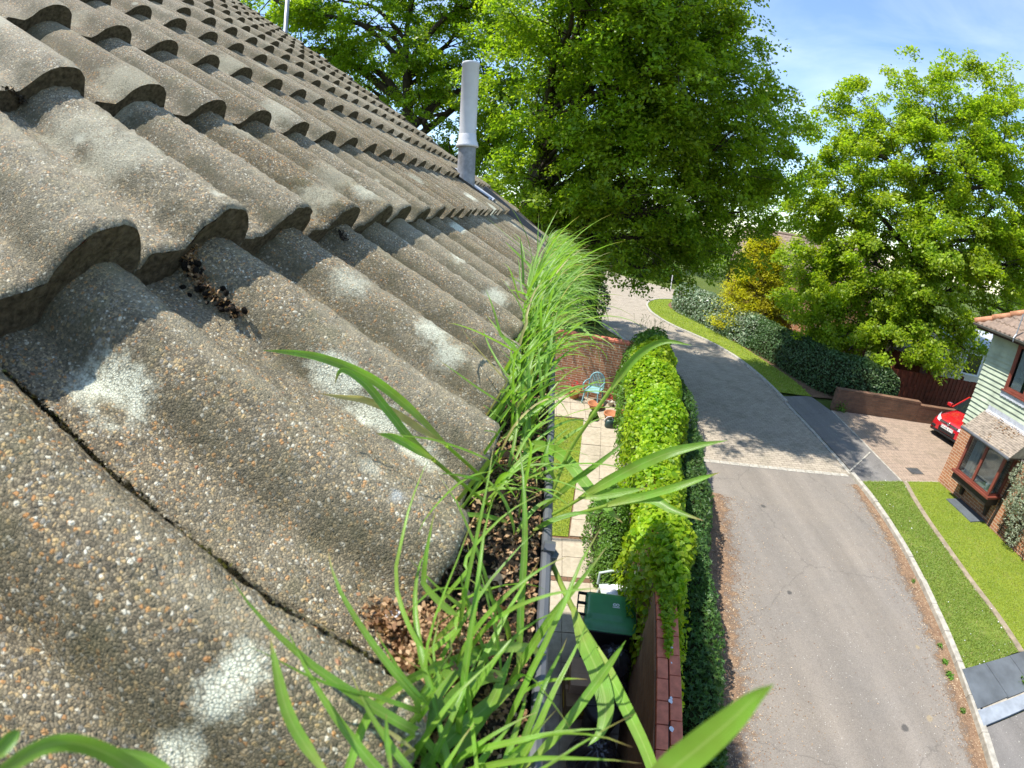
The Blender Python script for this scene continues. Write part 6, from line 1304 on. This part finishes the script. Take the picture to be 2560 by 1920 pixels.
# ------------------------------------------------------------------ grass rooted in the gutter
class Blades:
    def __init__(s): s.V, s.F, s.U, s.b = [], [], [], 0
    def ribbon(s, P, w, hint, fold=.22, twist=0.0, wt=None):
        P = np.asarray(P, float); n = len(P); T = np.gradient(P, axis=0); T /= np.linalg.norm(T, axis=1)[:, None]+1e-12; t = np.linspace(0, 1, n)
        W = (wt(t) if wt else np.minimum(1, .45+t*2.2)*(1-np.clip((t-.35)/.65, 0, 1)**1.7)+.015)*w
        H = np.tile(np.asarray(hint, float), (n, 1)) if np.ndim(hint) == 1 else np.asarray(hint, float); S = np.cross(T, H); S /= np.linalg.norm(S, axis=1)[:, None]+1e-12; N = np.cross(S, T)
        if twist:
            a = (twist*t)[:, None]; S, N = S*np.cos(a)+N*np.sin(a), N*np.cos(a)-S*np.sin(a)
        L, R, M = P-S*W[:, None]/2, P+S*W[:, None]/2, P-N*(W*fold)[:, None]
        s.V.append(np.stack([L, M, R], 1).reshape(-1, 3)); s.U.append(np.stack([np.tile([0, .5, 1], n), np.repeat(t, 3)], 1)); i = np.arange(n-1)[:, None]*3+s.b
        s.F += [i+np.array([[0, 1, 4, 3]]), i+np.array([[1, 2, 5, 4]])]; s.b += 3*n
    def stalk(s, P, r, k=6):
        m_ = MB(); m_.tube([tuple(p) for p in P], r, k); n = len(m_.V); s.V.append(np.array(m_.V)); s.U.append(np.tile([.25, .12], (n, 1))); q = [f for f in m_.F if len(f) == 4]; s.F.append(np.array(q)+s.b); s.b += n
    def build(s, name, mat, parent=None):
        return mk(name, np.concatenate(s.V), np.concatenate(s.F), mat, parent, True, np.concatenate(s.U))
def arc(base, az, lean, L, curl, n=13, r=rng, jig=.05):
    """a blade that leaves its foot leaning by 'lean' towards az and bends over by curl"""
    P = [np.array(base, float)]; a = lean; z = az
    for i in range(n-1):
        t = i/(n-1); a += curl/(n-1)*(.35+1.3*t); z += r.normal(0, jig); d = np.array([math.sin(a)*math.cos(z), math.sin(a)*math.sin(z), math.cos(a)]); P.append(P[-1]+d*L/(n-1))
    return np.array(P)
def over_roof(P):
    """keep a blade from passing through the tiles"""
    n = (P[:, 0])*SA+(P[:, 2]-EAVE)*CA; v = -(P[:, 0]*CA)+(P[:, 2]-EAVE)*SA; k = (v > -.01) & (n < .006); P[k] += np.outer(.006-n[k], [SA, 0, CA]); return P
def tuft(name, label, y0, y1, n, w, L, lean, curl, az, seed, mat, xs=(-.03, .05), group='grass tufts in the gutter', azs=.9):
    r = np.random.default_rng(seed); B = Blades()
    for i in range(n):
        y = r.uniform(y0, y1); x = r.uniform(*xs); a = az+r.normal(0, azs); P = arc((x, y, soil_z(x, y)-.006), a, abs(r.normal(*lean)), r.uniform(*L), r.uniform(*curl), r=r); P = over_roof(P)
        B.ribbon(P, w*r.uniform(.55, 1.25), np.array([math.cos(a)*-.6+r.normal(0, .3), math.sin(a)*-.6+r.normal(0, .3), 1.0]), .2, r.normal(0, .5))
    o = B.build(name, mat); return tag(o, label, 'grass', group)
EA = 0.0                                             # +X, out over the garden
tuft('grass_tuft', 'coarse grass tuft in the gutter at the bottom edge of the photo', .0, .20, 62, .0044, (.07, .19), (.35, .3), (.5, 1.9), EA+1.2, 201, MT['blade'], azs=1.5)
tuft('grass_tuft', 'grass tuft with the longest stalks, leaning over tiles and garden', .31, .45, 46, .0045, (.06, .17), (.5, .35), (.6, 2.2), EA+.5, 202, MT['blade'], azs=1.5)
tuft('grass_tuft', 'broad bladed tuft just beyond the long stalks', .47, .66, 72, .0055, (.07, .20), (.45, .35), (.6, 2.0), EA+.3, 203, MT['blade'], azs=1.4)
tuft('grass_tuft', 'tuft pressed against the tile ends before the thick far clump', .68, .92, 95, .0058, (.09, .24), (.4, .3), (.7, 2.0), EA+.2, 204, MT['blade'], azs=1.1)
tuft('grass_tuft', 'tall arching tuft at the start of the thick far clump', .92, 1.35, 150, .0066, (.11, .29), (.4, .25), (.8, 2.1), EA, 205, MT['blade2'], azs=.9)
tuft('grass_tuft', 'thick fine grass in the middle of the far clump', 1.3, 2.1, 270, .0066, (.12, .30), (.7, .35), (.9, 2.5), EA+.0, 206, MT['blade2'], azs=.6)
tuft('grass_tuft', 'fine grass filling the far end of the gutter', 2.0, 4.0, 520, .0072, (.11, .29), (.65, .35), (.9, 2.4), EA+.1, 207, MT['blade2'], azs=.6)
tuft('grass_tuft', 'tall pale blades standing above the far clump against the roof', 1.0, 1.7, 34, .0085, (.22, .38), (.25, .2), (.7, 1.7), EA+.6, 208, MT['blade'], xs=(-.03, .0), azs=1.3)
# the blades and stalks one can follow one by one
def hero(B, pts, w, fold=.2, wt=None, tilt=(0, 0, 0), n=9, tw=0.0):
    P = crom([at(*p) for p in pts], n); H = CAM-P; H /= np.linalg.norm(H, axis=1)[:, None]; H = H+np.array(tilt); B.ribbon(P, w, H, fold, tw, wt)
leafy = lambda t: np.minimum(1, .35+t*3.0)*(1-np.clip((t-.45)/.55, 0, 1)**1.8)+.012
stemmy = lambda t: np.where(t < .45, .42, .42+.58*np.clip((t-.45)/.12, 0, 1))*(1-np.clip((t-.6)/.4, 0, 1)**1.8)+.012
def stalk(B, pts, r): B.stalk(crom([at(*p) for p in pts], 6), r)
t = thing('grass_plant', 'long stalked grass whose blades reach left over the tiles', 'grass', tuple(at(1120, 1110, .49)), 0, 'single grass plants in the gutter'); B = Blades()
stalk(B, [(1120, 1110, .49), (1040, 1030, .42), (962, 960, .355)], .0016); stalk(B, [(1110, 1130, .48), (1020, 1062, .40), (934, 991, .335)], .0016)
hero(B, [(966, 963, .357), (897, 893, .345), (825, 833, .332), (760, 797, .322), (690, 772, .318), (625, 761, .318), (566, 757, .320)], .0068, .2, leafy)
hero(B, [(937, 993, .337), (884, 945, .33), (844, 895, .325), (790, 830, .318), (740, 800, .315), (722, 830, .318)], .0062, .2, leafy)
hero(B, [(934, 992, .334), (890, 965, .322), (850, 945, .315), (812, 936, .312)], .0060, .2, leafy)
hero(B, [(964, 962, .354), (905, 925, .346), (850, 890, .335), (790, 865, .325), (740, 858, .318), (688, 850, .315)], .0055, .2, leafy)
def place(B, t, nm, mat): o = B.build(nm, mat); o.parent = t; o.matrix_parent_inverse = Matrix.Translation(-t.location); return o
place(B, t, 'blades', MT['blade'])
t = thing('grass_plant', 'grass plant throwing long blades out to the right across the ivy', 'grass', tuple(at(1140, 1135, .48)), 0, 'single grass plants in the gutter'); B = Blades()
stalk(B, [(1120, 1150, .475), (1210, 1120, .45), (1312, 1092, .42)], .0017); stalk(B, [(1130, 1140, .475), (1200, 1108, .45), (1265, 1070, .43)], .0016)
hero(B, [(1250, 1078, .435), (1305, 1045, .42), (1370, 1010, .41), (1440, 980, .40), (1505, 963, .40), (1572, 951, .40)], .0100, .18, leafy)
hero(B, [(1305, 1094, .422), (1390, 1072, .41), (1460, 1052, .40), (1510, 1035, .40), (1556, 1020, .395)], .0068, .2, leafy)
hero(B, [(1308, 1092, .424), (1360, 1078, .415), (1410, 1078, .41), (1450, 1100, .405), (1520, 1125, .40)], .0090, .2, leafy)
hero(B, [(1105, 972, .56), (1160, 962, .52), (1215, 985, .48), (1265, 1045, .45), (1310, 1095, .43), (1345, 1130, .43)], .0125, .16, leafy)
hero(B, [(1170, 1100, .46), (1240, 1040, .44), (1300, 995, .43), (1355, 950, .43)], .0055, .2, leafy)
hero(B, [(1260, 1075, .43), (1330, 1065, .42), (1395, 1055, .415)], .0085, .2, leafy)
hero(B, [(1060, 780, .80), (1085, 850, .72), (1110, 930, .64), (1150, 990, .58)], .010, .2, leafy)
place(B, t, 'blades', MT['blade'])
t = thing('grass_plant', 'pale flower stalk rising right from the gutter above the slab path', 'grass', tuple(at(1180, 1090, .50)), 0, 'single grass plants in the gutter'); B = Blades()
stalk(B, [(1175, 1110, .49), (1225, 985, .47), (1275, 905, .45), (1322, 838, .44)], .0020)
hero(B, [(1318, 843, .44), (1345, 805, .435), (1385, 762, .43), (1435, 738, .425), (1495, 746, .42)], .0072, .25, leafy); hero(B, [(1200, 1040, .48), (1180, 990, .48), (1190, 940, .49)], .005, .2, leafy)
place(B, t, 'blades', MT['blade'])
t = thing('grass_plant', 'yellowish stalk falling over the gutter rim past the bin', 'grass', tuple(at(1165, 1140, .46)), 0, 'single grass plants in the gutter'); B = Blades()
stalk(B, [(1162, 1135, .46), (1198, 1230, .42), (1240, 1320, .385), (1288, 1402, .36)], .0026)
hero(B, [(1286, 1398, .36), (1325, 1475, .345), (1365, 1555, .33), (1395, 1620, .32), (1420, 1690, .31)], .0098, .22, lambda t: np.minimum(1, .5+t*3)*(1-.3*t))
hero(B, [(1238, 1312, .385), (1262, 1385, .36), (1290, 1450, .345), (1308, 1520, .335), (1300, 1575, .33), (1270, 1612, .33)], .0125, .14, leafy)
place(B, t, 'blades', MT['blade'])
t = thing('grass_plant', 'broad shining blades arching left over the tile end at the bottom', 'grass', tuple(at(1060, 1640, .326)), 0, 'single grass plants in the gutter'); B = Blades()
hero(B, [(1175, 1420, .335), (1142, 1398, .325), (1080, 1401, .305), (1010, 1416, .285), (938, 1443, .262), (874, 1475, .243), (822, 1514, .230), (786, 1566, .221), (752, 1662, .210)], .0062, .22, lambda t: np.minimum(1, .8+t)*(1-.45*t))
hero(B, [(1150, 1400, .32), (1080, 1398, .305), (1010, 1422, .285), (960, 1472, .272), (920, 1535, .262), (892, 1600, .255), (868, 1665, .25)], .0092, .16, lambda t: .55+.45*np.sin(np.clip(t*1.2, 0, 1)*math.pi)**.7)
hero(B, [(1090, 1462, .30), (1055, 1460, .29), (1018, 1474, .28), (970, 1520, .268), (925, 1570, .258), (878, 1655, .25)], .0095, .16, lambda t: .55+.45*np.sin(np.clip(t*1.2, 0, 1)*math.pi)**.7)
hero(B, [(1120, 1470, .31), (1060, 1520, .29), (1000, 1570, .275), (930, 1640, .26), (900, 1690, .255)], .0090, .2, leafy)
hero(B, [(845, 1662, .215), (836, 1600, .21), (834, 1540, .205)], .0022, .2, leafy)
hero(B, [(712, 1680, .185), (654, 1601, .183), (620, 1535, .182), (598, 1450, .183), (583, 1373, .186)], .0046, .25, leafy)
hero(B, [(1130, 1660, .30), (1200, 1590, .29), (1270, 1500, .285), (1320, 1430, .28), (1352, 1383, .275)], .0056, .22, leafy)
hero(B, [(980, 1690, .27), (1010, 1600, .28), (1060, 1520, .29), (1090, 1450, .30), (1110, 1400, .30)], .0062, .2, leafy)
place(B, t, 'blades', MT['blade'])
t = thing('grass_plant', 'out of focus blade poking up close to the lens at the lower right', 'grass', tuple(at(1420, 1720, .13)), 0, 'single grass plants in the gutter'); B = Blades()
hero(B, [(1380, 1760, .14), (1440, 1675, .125), (1510, 1615, .115), (1580, 1555, .108), (1630, 1508, .104), (1672, 1478, .10)], .0078, .18, lambda t: 1-np.clip((t-.3)/.7, 0, 1)**1.5+.01)
place(B, t, 'blades', MT['blade'])
t = thing('grass_plant', 'blurred drooping blades across the lower left corner tile', 'grass', tuple(at(260, 1700, .14)), 0, 'single grass plants in the gutter'); B = Blades()
hero(B, [(400, 1740, .150), (300, 1668, .145), (210, 1618, .140), (130, 1605, .136), (60, 1630, .134), (-20, 1690, .132)], .0066, .2, lambda t: .9-.5*t); hero(B, [(-15, 1640, .15), (20, 1600, .15), (45, 1575, .15)], .0035, .2, leafy); hero(B, [(380, 1680, .165), (320, 1640, .165), (235, 1615, .165)], .0036, .2, leafy)
place(B, t, 'blades', MT['blade'])
# weeds along the foot of the kerb
for i, (x, y, s, lab) in enumerate([(7.02, 3.42, .10, 'small weed in the kerb gap farthest from the slate path'), (6.90, 3.10, .13, 'leafy weed at the kerb foot just above the slate path'), (6.80, 2.84, .14, 'larger dock-like weed at the kerb foot by the slate path corner'), (6.62, 2.22, .10, 'weed at the kerb foot beside the slate path'), (7.5, 4.95, .08, 'tiny weed far up the kerb by the verge')]):
    a = rng.uniform(0, 6.28, 26); P = np.c_[x+np.cos(a)*s*.45*rng.random(26), y+np.sin(a)*s*.6*rng.random(26), .02+.05*rng.random(26)]; V, F = leafcards(P, s*.75, np.c_[np.cos(a)*.5, np.sin(a)*.5, 1+0*a], .25, 'long', 0); tag(mk('weed', V, F, MT['leaf_bush']), lab, 'weed', 'weeds along the kerb')
